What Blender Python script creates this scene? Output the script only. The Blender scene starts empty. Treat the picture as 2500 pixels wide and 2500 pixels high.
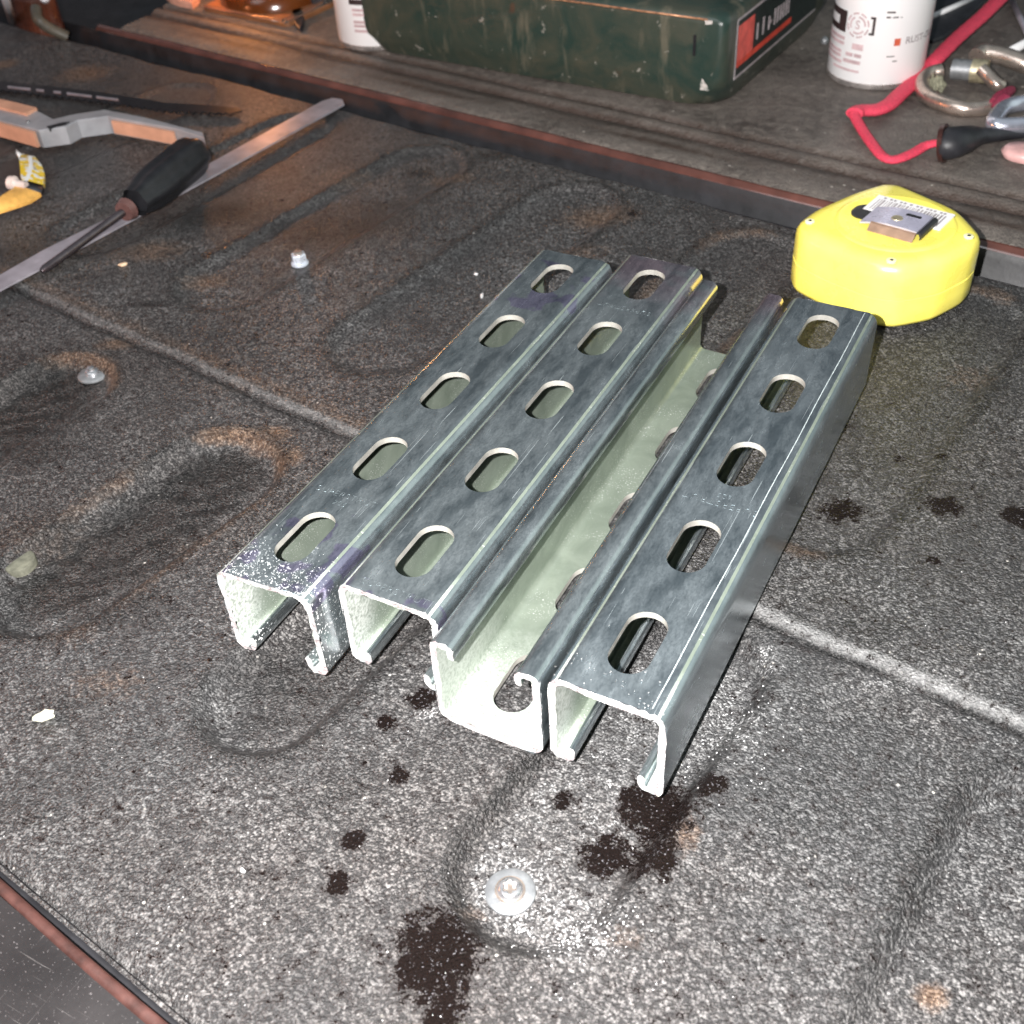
import bpy, bmesh, math, random
import numpy as np
from mathutils import Vector, Matrix, noise as mnoise
random.seed(7); rng = np.random.default_rng(7)
S = bpy.context.scene; COL = S.collection

# ------------------------------------------------------------------ camera
CP = np.array([0.116745, -0.211127, 0.323032])
CM = np.array([[0.88382157, -0.26879949, 0.38289198], [0.46429708, 0.60430443, -0.64749083], [-0.05733812, 0.75004199, 0.6589001]])
cam_d = bpy.data.cameras.new('camera'); cam = bpy.data.objects.new('camera', cam_d); COL.objects.link(cam)
m4 = Matrix([list(CM[i]) + [CP[i]] for i in range(3)] + [[0, 0, 0, 1]])
cam.matrix_world = m4
cam_d.sensor_width = 36; cam_d.lens = 2791.9 / 2500 * 36; cam_d.clip_start = 0.01; cam_d.clip_end = 50
cam_d.dof.use_dof = True; cam_d.dof.focus_distance = 0.44; cam_d.dof.aperture_fstop = 19
S.camera = cam
# ------------------------------------------------------------------ world: dim dusk sky
w = bpy.data.worlds.new('World'); S.world = w; w.use_nodes = True
wn = w.node_tree.nodes; wl = w.node_tree.links
bg = wn['Background']; tc = wn.new('ShaderNodeTexCoord'); sp = wn.new('ShaderNodeSeparateXYZ')
wl.new(tc.outputs['Generated'], sp.inputs[0])
cr = wn.new('ShaderNodeValToRGB'); wl.new(sp.outputs['Z'], cr.inputs[0])
e = cr.color_ramp.elements; e[0].position = 0.0; e[0].color = (0.02, 0.02, 0.02, 1); e[1].position = 1; e[1].color = (0.24, 0.29, 0.31, 1)
a = cr.color_ramp.elements.new(0.45); a.color = (0.022, 0.030, 0.038, 1)
a = cr.color_ramp.elements.new(0.64); a.color = (0.078, 0.100, 0.116, 1)
a = cr.color_ramp.elements.new(0.80); a.color = (0.15, 0.185, 0.205, 1)
vm = wn.new('ShaderNodeVectorMath'); vm.operation = 'DOT_PRODUCT'; wl.new(tc.outputs['Generated'], vm.inputs[0]); vm.inputs[1].default_value = Vector((0.85, 0.40, 0.42)).normalized()
gr = wn.new('ShaderNodeValToRGB'); wl.new(vm.outputs['Value'], gr.inputs[0]); ge = gr.color_ramp.elements   # pale glow added off to the right, reflected in the channel bends
ge[0].position = .78; ge[0].color = (0, 0, 0, 1); ge[1].position = .97; ge[1].color = (.55, .64, .60, 1)
ad = wn.new('ShaderNodeMix'); ad.data_type = 'RGBA'; ad.blend_type = 'ADD'; ad.inputs[0].default_value = 1.0; wl.new(cr.outputs[0], ad.inputs[6]); wl.new(gr.outputs[0], ad.inputs[7])
vm2 = wn.new('ShaderNodeVectorMath'); vm2.operation = 'DOT_PRODUCT'; wl.new(tc.outputs['Generated'], vm2.inputs[0]); vm2.inputs[1].default_value = Vector((-0.88, 0.30, 0.36)).normalized()
gr2 = wn.new('ShaderNodeValToRGB'); wl.new(vm2.outputs['Value'], gr2.inputs[0]); ge = gr2.color_ramp.elements   # pinkish glow added off to the left for the channels' edges
ge[0].position = .94; ge[0].color = (0, 0, 0, 1); ge[1].position = .99; ge[1].color = (.50, .40, .42, 1)
ad2 = wn.new('ShaderNodeMix'); ad2.data_type = 'RGBA'; ad2.blend_type = 'ADD'; ad2.inputs[0].default_value = 1.0; wl.new(ad.outputs[2], ad2.inputs[6]); wl.new(gr2.outputs[0], ad2.inputs[7])
wl.new(ad2.outputs[2], bg.inputs[0]); bg.inputs[1].default_value = 1.0
# ------------------------------------------------------------------ lamps
def lamp(name, kind, loc, power, color, size, aim=None):
    d = bpy.data.lights.new(name, kind); d.energy = power; d.color = color
    if kind == 'POINT': d.shadow_soft_size = size
    else: d.shape = 'DISK'; d.size = size
    o = bpy.data.objects.new(name, d); COL.objects.link(o); o.location = loc
    if aim is not None:
        o.rotation_euler = (Vector(aim) - Vector(loc)).to_track_quat('-Z', 'Y').to_euler()
    return o
flash_pos = CP + CM @ np.array([-0.038, 0.010, 0.0])
lamp('phone_flash', 'POINT', flash_pos, 37.0, (1.0, 0.97, 0.95), 0.003)
lamp('tail_lamp_light', 'AREA', (-0.95, -0.15, 0.22), 1.3, (1.0, 0.33, 0.14), 0.12, (0, 0.15, 0))
lamp('overhead_fill', 'AREA', (-0.9, -1.4, 2.0), 12.0, (0.93, 0.96, 1.0), 1.2, (-0.1, 0.2, 0))  # soft overhead fill with no known source, added to lift the far areas
S.view_settings.view_transform = 'Standard'; S.view_settings.look = 'None'; S.view_settings.exposure = 0.14; S.view_settings.gamma = 1
S.render.engine = 'CYCLES'; S.cycles.max_bounces = 8

K = 2500 / 1932
def P(x, y, z=0.0, k=K):
    """photo position -> the place it shows, at height z (metres)"""
    d = CM @ np.array([(x * k - 1250) / 2791.9, (1250 - y * k) / 2791.9, -1.0])
    return CP + (z - CP[2]) / d[2] * d
def Q(x, y, z=0.0): return P(x, y, z, 1.0)
E1 = np.array([0.9888, -0.1495]); E2 = np.array([0.1495, 0.9888])   # along / across the bed's rail
def bed(s, t, z=0.0): return (s * E1[0] + t * E2[0], s * E1[1] + t * E2[1], z)

# ------------------------------------------------------------------ node helpers
class NT:
    def __init__(self, name):
        self.m = bpy.data.materials.new(name); self.m.use_nodes = True
        self.t = self.m.node_tree; self.n = self.t.nodes; self.b = self.n['Principled BSDF']; self._tc = None
    def co(self):
        if not self._tc: self._tc = self.n.new('ShaderNodeTexCoord')
        return self._tc.outputs['Object']
    def link(self, a, b): self.t.links.new(a, b)
    def put(self, sock, v):
        if hasattr(v, 'is_output') or isinstance(v, bpy.types.NodeSocket): self.link(v, sock)
        else: sock.default_value = v
    def noise(self, scale, detail=3, rough=0.55, dist=0, vec=None, out=0):
        n = self.n.new('ShaderNodeTexNoise'); self.link(vec or self.co(), n.inputs['Vector'])
        n.inputs['Scale'].default_value = scale; n.inputs['Detail'].default_value = detail
        n.inputs['Roughness'].default_value = rough; n.inputs['Distortion'].default_value = dist
        return n.outputs[out]
    def voro(self, scale, feature='F1', out=0, vec=None):
        n = self.n.new('ShaderNodeTexVoronoi'); n.feature = feature; self.link(vec or self.co(), n.inputs['Vector'])
        n.inputs['Scale'].default_value = scale; return n.outputs[out]
    def ramp(self, v, stops):
        n = self.n.new('ShaderNodeValToRGB'); self.link(v, n.inputs[0]); els = n.color_ramp.elements
        while len(els) < len(stops): els.new(0.5)
        for e_, (p, c) in zip(els, stops):
            e_.position = p; e_.color = (c, c, c, 1) if not hasattr(c, '__len__') else (*c[:3], 1)
        return n.outputs[0]
    def mix(self, f, a, b):
        n = self.n.new('ShaderNodeMix'); n.data_type = 'RGBA'
        self.put(n.inputs[0], f)
        for i, v in ((6, a), (7, b)):
            if isinstance(v, bpy.types.NodeSocket): self.link(v, n.inputs[i])
            else: n.inputs[i].default_value = (v, v, v, 1) if not hasattr(v, '__len__') else (*v[:3], 1)
        return n.outputs[2]
    def math(self, op, a, b=0.0, c=None, clamp=False):
        n = self.n.new('ShaderNodeMath'); n.operation = op; n.use_clamp = clamp
        self.put(n.inputs[0], a); self.put(n.inputs[1], b)
        if c is not None: self.put(n.inputs[2], c)
        return n.outputs[0]
    def attr(self, name):
        n = self.n.new('ShaderNodeAttribute'); n.attribute_name = name; return n.outputs['Fac']
    def sep(self, i):
        n = self.n.new('ShaderNodeSeparateXYZ'); self.link(self.co(), n.inputs[0]); return n.outputs[i]
    def bump(self, h, strength=0.5, dist=0.001, nrm=None):
        n = self.n.new('ShaderNodeBump'); n.inputs['Strength'].default_value = strength
        n.inputs['Distance'].default_value = dist; self.link(h, n.inputs['Height'])
        if nrm: self.link(nrm, n.inputs['Normal'])
        return n.outputs[0]
    def map(self, scale=(1, 1, 1), rot=(0, 0, 0), loc=(0, 0, 0)):
        n = self.n.new('ShaderNodeMapping'); self.link(self.co(), n.inputs[0])
        n.inputs['Scale'].default_value = scale; n.inputs['Rotation'].default_value = rot; n.inputs['Location'].default_value = loc
        return n.outputs[0]
    def set(self, **k):
        names = dict(color='Base Color', rough='Roughness', metal='Metallic', normal='Normal', spec='Specular IOR Level',
                     trans='Transmission Weight', emit='Emission Color', estr='Emission Strength', coat='Coat Weight', ior='IOR', alpha='Alpha', aniso='Anisotropic', tint='Specular Tint')
        for kk, v in k.items():
            s = self.b.inputs[names[kk]]
            if isinstance(v, bpy.types.NodeSocket): self.link(v, s)
            elif hasattr(v, '__len__'): s.default_value = (*v[:3], 1)
            else: s.default_value = v
        return self
def simple(name, color, rough=0.5, metal=0.0, var=0.25, scale=120, bumps=0.1, bd=0.0003, **kw):
    t = NT(name); n = t.noise(scale, 4)
    lo = tuple(c * (1 - var) for c in color); hi = tuple(min(1, c * (1 + var)) for c in color)
    c = t.mix(t.ramp(n, [(0.3, 0), (0.7, 1)]), lo, hi)
    r = t.math('MULTIPLY_ADD', t.noise(scale * 2.3, 3), 0.3, rough - 0.15, True)
    t.set(color=c, rough=r, metal=metal, normal=t.bump(t.noise(scale * 5, 3), bumps, bd), **kw)
    return t.m

# ------------------------------------------------------------------ mesh helpers
def link(o, parent=None):
    COL.objects.link(o)
    if parent is not None: o.parent = parent
    return o
def tag(o, label=None, cat=None, group=None, kind=None):
    for k, v in (('label', label), ('category', cat), ('group', group), ('kind', kind)):
        if v: o[k] = v
    return o
def thing(name, label, cat, loc=(0, 0, 0), rz=0.0, group=None):
    o = bpy.data.objects.new(name, None); o.empty_display_size = 0.01; COL.objects.link(o)
    o.location = tuple(float(v) for v in loc); o.rotation_euler = (0, 0, rz); return tag(o, label, cat, group)
class MB:
    def __init__(self): self.v = []; self.f = []; self.s = []; self.mi = []
    def add(self, v, f, smooth=False, mi=0):
        b = len(self.v); self.v += [tuple(float(c) for c in p) for p in v]
        for q in f: self.f.append(tuple(b + i for i in q)); self.s.append(smooth); self.mi.append(mi)
        return self
    def loft(self, loops, cap=(True, True), smooth=True, closed=True, mi=0):
        n = len(loops[0]); v = [p for l in loops for p in l]; f = []
        for i in range(len(loops) - 1):
            for j in range(n if closed else n - 1):
                k = (j + 1) % n; f.append((i * n + j, i * n + k, (i + 1) * n + k, (i + 1) * n + j))
        self.add(v, f, smooth, mi)
        if cap[0]: self.add(loops[0], [tuple(range(n))[::-1]], False, mi)
        if cap[1]: self.add(loops[-1], [tuple(range(n))], False, mi)
        return self
    def box(self, x0, x1, y0, y1, z0, z1, mi=0):
        v = [(x0, y0, z0), (x1, y0, z0), (x1, y1, z0), (x0, y1, z0), (x0, y0, z1), (x1, y0, z1), (x1, y1, z1), (x0, y1, z1)]
        return self.add(v, [(3, 2, 1, 0), (4, 5, 6, 7), (0, 1, 5, 4), (1, 2, 6, 5), (2, 3, 7, 6), (3, 0, 4, 7)], False, mi)
    def prism(self, o, z0, z1, bevel=0.0, mi=0):
        a = sum(o[i][0] * o[(i + 1) % len(o)][1] - o[(i + 1) % len(o)][0] * o[i][1] for i in range(len(o)))
        if a < 0: o = o[::-1]
        L = [[(x, y, z0) for x, y in o]]
        if bevel:
            i1 = inset(o, bevel); L += [[(x, y, z1 - bevel) for x, y in o], [(x, y, z1) for x, y in i1]]
        else: L += [[(x, y, z1) for x, y in o]]
        return self.loft(L, smooth=False, mi=mi)
    def tube(self, pts, r, n=12, smooth=True, mi=0, flat=1.0):
        pts = [Vector(p) for p in pts]; L = []
        up = Vector((0, 0, 1)); rr = r if hasattr(r, '__len__') else [r] * len(pts)
        for i, p in enumerate(pts):
            t = (pts[min(i + 1, len(pts) - 1)] - pts[max(i - 1, 0)]).normalized()
            if abs(t.dot(up)) > .95: up2 = Vector((1, 0, 0))
            else: up2 = up
            x = t.cross(up2).normalized(); y = x.cross(t).normalized()
            L.append([tuple(p + x * math.cos(2 * math.pi * k / n) * rr[i] + y * math.sin(2 * math.pi * k / n) * rr[i] * flat) for k in range(n)])
        return self.loft(L, smooth=smooth, mi=mi)
    def lathe(self, prof, n=48, c=(0, 0), smooth=True, mi=0):
        L = [[(c[0] + r * math.cos(2 * math.pi * k / n), c[1] + r * math.sin(2 * math.pi * k / n), z) for k in range(n)] for r, z in prof]
        return self.loft(L, smooth=smooth, mi=mi)
    def build(self, name, mat, parent=None, sharp=None, off=None):
        me = bpy.data.meshes.new(name); v = self.v
        if off is not None: v = [(a - off[0], b - off[1], c - off[2]) for a, b, c in v]
        me.from_pydata(v, [], self.f)
        for m in (mat if isinstance(mat, (list, tuple)) else [mat]): me.materials.append(m)
        for p, s, mi in zip(me.polygons, self.s, self.mi): p.use_smooth = s; p.material_index = mi
        bm = bmesh.new(); bm.from_mesh(me); bmesh.ops.remove_doubles(bm, verts=bm.verts, dist=1e-6)
        bmesh.ops.recalc_face_normals(bm, faces=bm.faces); bm.to_mesh(me); bm.free()
        if sharp: me.set_sharp_from_angle(angle=math.radians(sharp))
        me.update(); return link(bpy.data.objects.new(name, me), parent)
def inset(o, d):
    n = len(o); out = []
    for i in range(n):
        p0 = Vector(o[i - 1]); p1 = Vector(o[i]); p2 = Vector(o[(i + 1) % n])
        a = (p1 - p0).normalized(); b = (p2 - p1).normalized(); na = Vector((-a.y, a.x)); nb = Vector((-b.y, b.x))
        m = (na + nb); k = m.length
        m = m / k if k > 1e-6 else na
        out.append(tuple(p1 + m * d / max(0.5, m.dot(na))))
    return out
def chaikin(o, it=2, q=.25):
    for _ in range(it):
        r = []
        for i in range(len(o)):
            a = np.array(o[i]); b = np.array(o[(i + 1) % len(o)]); r += [tuple(a * (1 - q) + b * q), tuple(a * q + b * (1 - q))]
        o = r
    return o
def curve(pts, n=8):
    p = [np.array(q, float) for q in pts]; p = [2 * p[0] - p[1]] + p + [2 * p[-1] - p[-2]]; out = []
    for i in range(1, len(p) - 2):
        for k in range(n):
            t = k / n; out.append(.5 * (2 * p[i] + (p[i + 1] - p[i - 1]) * t + (2 * p[i - 1] - 5 * p[i] + 4 * p[i + 1] - p[i + 2]) * t * t + (3 * p[i] - p[i - 1] - 3 * p[i + 1] + p[i + 2]) * t ** 3))
    out.append(p[-2]); return out
def rrect(x0, x1, y0, y1, r, n=6):
    o = []
    for cx, cy, a0 in ((x1 - r, y1 - r, 0), (x0 + r, y1 - r, 90), (x0 + r, y0 + r, 180), (x1 - r, y0 + r, 270)):
        for k in range(n + 1):
            a = math.radians(a0 + 90 * k / n); o.append((cx + r * math.cos(a), cy + r * math.sin(a)))
    return o
def text_mesh(txt, size, extrude=0.00003, space=1.0, bold=0.0):
    c = bpy.data.curves.new('txt', 'FONT'); c.body = txt; c.size = size; c.extrude = extrude; c.space_character = space; c.offset = bold
    c.align_x = 'CENTER'; c.align_y = 'CENTER'; c.resolution_u = 3
    o = bpy.data.objects.new('txt', c); COL.objects.link(o); bpy.context.view_layer.update()
    me = bpy.data.meshes.new_from_object(o.evaluated_get(bpy.context.evaluated_depsgraph_get()))
    bpy.data.objects.remove(o); return me
def remap(me, fn):
    for v in me.vertices: v.co = fn(*v.co)
    me.update(); return me
def addmesh(mb, me, mi=0):
    return mb.add([tuple(v.co) for v in me.vertices], [tuple(p.vertices) for p in me.polygons], False, mi)

# ================================================================== materials
def mat_liner():
    t = NT('textured_black_liner')
    broad = t.noise(9, 5, .6); mid = t.noise(42, 5, .6, .6); g = t.noise(820, 2, .6); v = t.voro(640); g2 = t.noise(330, 3, .6)
    # worn tops of the pebble grain carry dry grey dust, crevices stay black
    g = t.noise(1200, 3, .7); gc = t.noise(560, 3, .6); wv = t.n.new('ShaderNodeVectorMath'); wv.operation = 'ADD'; t.link(t.co(), wv.inputs[0]); nz = t.n.new('ShaderNodeVectorMath'); nz.operation = 'SCALE'; t.link(t.noise(700, 2, .5, 0, None, 1), nz.inputs[0]); nz.inputs['Scale'].default_value = .0009; t.link(nz.outputs[0], wv.inputs[1]); wv = wv.outputs[0]
    cell = t.n.new('ShaderNodeTexVoronoi'); t.link(wv, cell.inputs[0]); cell.inputs['Scale'].default_value = 980; cs = t.n.new('ShaderNodeSeparateColor'); t.link(cell.outputs['Color'], cs.inputs[0]); rnd = cs.outputs[0]; cd = cell.outputs['Distance']
    grain = t.math('ADD', t.math('ADD', t.math('MULTIPLY', g, 0.35), t.math('MULTIPLY', gc, 0.40)), t.math('MULTIPLY', t.math('SUBTRACT', rnd, cd), 0.25))
    hi = t.ramp(t.math('ADD', grain, t.math('MULTIPLY', t.math('SUBTRACT', t.noise(260, 4, .7), 0.5), 0.18)), [(0.34, 0.0), (0.60, 1.0)])
    dust = t.ramp(t.math('ADD', t.math('MULTIPLY', broad, 0.55), t.math('MULTIPLY', mid, 0.45)), [(0.38, 0.25), (0.64, 1.05)])
    wet_a = t.attr('wet'); dirt_a = t.attr('dirt'); dust_glint_a = t.attr('dust'); dark_a = t.attr('dark')
    base = t.mix(t.math('MULTIPLY', hi, dust), (0.028, 0.028, 0.029), (0.275, 0.275, 0.275))
    tone = t.ramp(t.noise(5, 4, .6), [(0.42, 0.0), (0.66, .7)])
    base = t.mix(t.math('MULTIPLY', tone, 0.32), base, t.mix(hi, (0.03, 0.02, 0.016), (0.24, 0.17, 0.13)))
    dirtf = t.math('MULTIPLY', t.ramp(t.math('ADD', dirt_a, t.math('MULTIPLY', t.math('SUBTRACT', g2, 0.5), 0.9)), [(0.15, 0), (0.75, 1)]), 0.85)
    base = t.mix(dirtf, base, t.mix(hi, (0.09, 0.052, 0.032), (0.37, 0.25, 0.17)))
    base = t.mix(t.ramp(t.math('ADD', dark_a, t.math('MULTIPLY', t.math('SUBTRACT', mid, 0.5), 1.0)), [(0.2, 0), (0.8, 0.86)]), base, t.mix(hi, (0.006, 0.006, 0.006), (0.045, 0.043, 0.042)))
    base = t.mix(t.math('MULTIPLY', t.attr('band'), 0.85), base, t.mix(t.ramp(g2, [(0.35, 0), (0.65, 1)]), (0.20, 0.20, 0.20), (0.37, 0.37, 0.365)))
    base = t.mix(t.math('MULTIPLY', dust_glint_a, 0.40), base, t.mix(hi, (0.10, 0.10, 0.102), (0.42, 0.42, 0.42)))
    spark = t.math('MULTIPLY', t.ramp(t.math('ADD', g, t.math('MULTIPLY', v, -0.25)), [(0.42, 0), (0.5, 1)]), t.ramp(t.math('ADD', dust_glint_a, t.math('MULTIPLY', t.math('SUBTRACT', t.noise(160, 3), 0.5), 1.2)), [(0.3, 0), (0.8, 1)]))
    base = t.mix(spark, base, (0.8, 0.8, 0.8))
    # sparse bright crumbs
    crumb = t.ramp(t.voro(230), [(0.10, 1), (0.14, 0)]); cr2 = t.ramp(t.noise(60, 2), [(0.60, 0), (0.68, 1)])
    base = t.mix(t.math('MULTIPLY', t.math('MULTIPLY', crumb, cr2), 0.7), base, (0.6, 0.57, 0.52))
    wn_ = t.math('ADD', wet_a, t.math('ADD', t.math('MULTIPLY', t.math('SUBTRACT', t.noise(230, 5, .8), 0.5), 3.0), t.math('MULTIPLY', t.math('SUBTRACT', g, 0.5), 1.1)))
    wet = t.ramp(wn_, [(0.36, 0), (0.44, 1)])
    damp = t.ramp(wn_, [(0.05, 0), (0.42, 0.72)])
    base = t.mix(damp, base, (0.028, 0.023, 0.022))
    base = t.mix(wet, base, (0.008, 0.0055, 0.005))
    base = t.mix(t.math('MULTIPLY', wet, t.ramp(t.noise(1000, 2, .6), [(0.63, 0), (0.69, .7)])), base, (0.20, 0.195, 0.21))  # small glints on the wet stains, painted into the colour
    rough = t.math('ADD', t.math('MULTIPLY', t.math('MULTIPLY', dark_a, t.math('SUBTRACT', 1.0, wet)), -0.05), t.math('ADD', t.math('MULTIPLY', wet, -0.38), t.math('ADD', 0.44, t.math('MULTIPLY', t.math('SUBTRACT', 1.0, hi), -0.06))))
    h = t.math('ADD', t.math('MULTIPLY', v, -0.25), t.math('MULTIPLY', grain, 2.0))
    n1 = t.bump(t.noise(90, 3), 0.4, 0.0012)
    t.set(color=base, rough=rough, spec=t.math('MULTIPLY_ADD', wet, -0.24, 0.42), normal=t.bump(h, 1.0, 0.0011, n1)); return t.m
def mat_gate():
    t = NT('dusty_weathered_plastic')
    n = t.noise(14, 6, .65, .4); f = t.noise(170, 5, .7); g = t.noise(700, 3, .6); dirt_a = t.attr('dirt')
    c = t.mix(t.ramp(n, [(0.35, 0), (0.65, 1)]), (0.060, 0.050, 0.044), (0.17, 0.147, 0.13))
    c = t.mix(t.ramp(f, [(0.45, 0), (0.75, 0.8)]), c, (0.25, 0.22, 0.19))
    c = t.mix(t.ramp(g, [(0.35, 0.55), (0.55, 0)]), c, (0.04, 0.033, 0.03))
    c = t.mix(t.ramp(t.math('ADD', dirt_a, t.math('MULTIPLY', t.math('SUBTRACT', f, 0.5), 1.3)), [(0.25, 0), (0.8, 0.9)]), c, (0.035, 0.02, 0.014))
    w_ = t.ramp(t.voro(95), [(0.07, 1), (0.10, 0)])
    c = t.mix(t.math('MULTIPLY', w_, t.ramp(t.noise(30), [(0.5, 0), (0.62, 0.8)])), c, (0.55, 0.5, 0.45))
    t.set(color=c, rough=t.math('MULTIPLY_ADD', f, 0.3, 0.4), normal=t.bump(t.math('ADD', f, g), 0.8, 0.0012, t.bump(t.noise(55, 4, .65), .8, .003))); return t.m
def mat_zinc(name, purple=(), speck=0.0, tone=(0.50, 0.56, 0.585), yellow=()):
    """clear zinc plated steel: glossy, smudged, purple/yellow passivate in places; purple = (y0,y1) along the channel"""
    t = NT(name); y = t.sep(1)
    sm = t.noise(1, 4, .6, .3, t.map((75, 22, 60))); st = t.noise(1, 4, .6, 0, t.map((900, 45, 300))); fine = t.noise(1300, 2)
    fp = t.noise(1, 2, .5, 1.0, t.map((1500, 600, 900), (0, 0, .6))); sm2 = t.noise(1, 4, .65, .4, t.map((260, 90, 200)))
    dust = t.math('MULTIPLY', t.ramp(t.math('ADD', t.math('MULTIPLY', sm, 0.7), t.math('MULTIPLY', sm2, 0.3)), [(0.38, 0.04), (0.80, 0.24)]), t.ramp(fp, [(0.3, 0.6), (0.65, 1.1)]))
    lines = t.math('MAXIMUM', t.ramp(t.noise(1, 1, .5, .2, t.map((1500, 22, 60), (0, 0, .05))), [(0.745, 0), (0.77, .35)]), t.ramp(t.noise(1, 1, .5, .2, t.map((1400, 40, 60), (0, 0, 1.1))), [(0.77, 0), (0.79, .4)]))
    dust = t.math('MAXIMUM', dust, lines)
    col = t.mix(t.ramp(sm2, [(0.35, 0), (0.65, 1)]), tuple(c * .88 for c in tone), tone)
    for y0, y1 in purple:
        m = t.math('MULTIPLY', t.math('GREATER_THAN', y, y0), t.math('LESS_THAN', y, y1))
        m = t.math('MULTIPLY', t.math('MULTIPLY', m, t.math('GREATER_THAN', t.sep(2), .034)), t.ramp(t.noise(85, 2, .4), [(0.53, 0), (0.58, 0.48)]))
        col = t.mix(m, col, (0.27, 0.17, 0.46))
    for y0, y1 in yellow:
        m = t.math('MULTIPLY', t.ramp(y, [(y0, 0), (y1, 0.7)]), t.ramp(t.noise(38), [(0.42, 0), (0.6, 1)]))
        col = t.mix(m, col, (0.62, 0.42, 0.50))
    dcol = t.mix(t.ramp(st, [(0.4, 0), (0.6, 1)]), (0.24, 0.28, 0.275), (0.38, 0.42, 0.40))
    met = t.math('SUBTRACT', 1.0, dust, clamp=True)
    col = t.mix(dust, col, dcol)
    if speck:
        sm_ = t.math('MULTIPLY', t.ramp(t.noise(900, 2, .5), [(0.60, 0), (0.64, 1)]), t.ramp(t.math('ADD', y, t.math('MULTIPLY', t.noise(60), 0.03)), [(0.012, 1.0), (0.016 + speck, 0.0)]))
        col = t.mix(sm_, col, (0.85, 0.86, 0.85)); met = t.math('MULTIPLY', met, t.math('SUBTRACT', 1.0, sm_))
    scr = t.ramp(t.noise(1, 2, .5, 0, t.map((60, 2600, 60), (0, 0, 0.5))), [(0.70, 0), (0.74, 1)])
    rough = t.math('ADD', t.math('MULTIPLY', sm2, 0.14), t.math('ADD', 0.15, t.math('MULTIPLY', dust, 0.25)))
    b1 = t.bump(t.noise(1, 3, .5, 0, t.map((60, 14, 40))), 0.35, 0.0008); b2 = t.bump(t.math('ADD', fine, t.math('MULTIPLY', scr, .5)), 0.12, 0.0002, b1)
    t.set(color=col, rough=rough, metal=met, normal=b2); return t.m
def mat_zinc_inner(name='dull_greenish_zinc_inside', reach=.012, k=.6):
    t = NT(name)
    n = t.noise(45, 4, .6, 1); s = t.noise(1500, 2); st = t.noise(1, 3, .5, 0, t.map((260, 18, 260)))
    c = t.mix(t.ramp(n, [(0.35, 0), (0.65, 1)]), (0.20, 0.24, 0.195), (0.275, 0.32, 0.265))
    c = t.mix(t.ramp(st, [(0.55, 0), (0.75, 0.35)]), c, (0.22, 0.25, 0.22))
    sp_ = t.math('MULTIPLY', t.ramp(s, [(0.63, 0), (0.67, 1)]), t.ramp(t.noise(70), [(0.45, 0), (0.6, 1)]))
    c = t.mix(sp_, c, (0.8, 0.82, 0.8))
    c = t.mix(t.math('MULTIPLY', t.ramp(t.noise(420, 2), [(0.72, 0), (0.75, 1)]), 0.5), c, (0.2, 0.21, 0.19))
    near = t.math('MULTIPLY', t.ramp(t.math('ADD', t.sep(1), t.math('MULTIPLY', t.math('SUBTRACT', t.noise(70, 4, .7), .5), reach * 1.6)), [(reach * .5, k), (reach * 1.6, 0)]), t.ramp(t.noise(700, 3, .7), [(0.36, .25), (0.56, 1)]))  # near end whitened: filings dust plus flash glare painted in
    c = t.mix(near, c, (0.80, 0.83, 0.80))
    t.set(color=c, rough=0.34, metal=t.math('MULTIPLY_ADD', near, -0.45, 0.45), normal=t.bump(n, 0.2, 0.0006)); return t.m
def mat_cut():
    t = NT('bright_sawn_steel')
    s = t.noise(1, 2, .5, 0, t.map((500, 500, 1800), (0, 0.6, 0))); n = t.noise(220, 3)
    c = t.mix(t.ramp(n, [(0.48, 0), (0.60, 0.9)]), (0.80, 0.80, 0.79), (0.40, 0.31, 0.32)); c = t.mix(t.ramp(s, [(.5, 0), (.6, .5)]), c, (.42, .40, .40))
    t.set(color=c, rough=0.45, metal=0.25, normal=t.bump(t.math('ADD', s, n), 1.0, 0.0012)); return t.m
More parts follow.
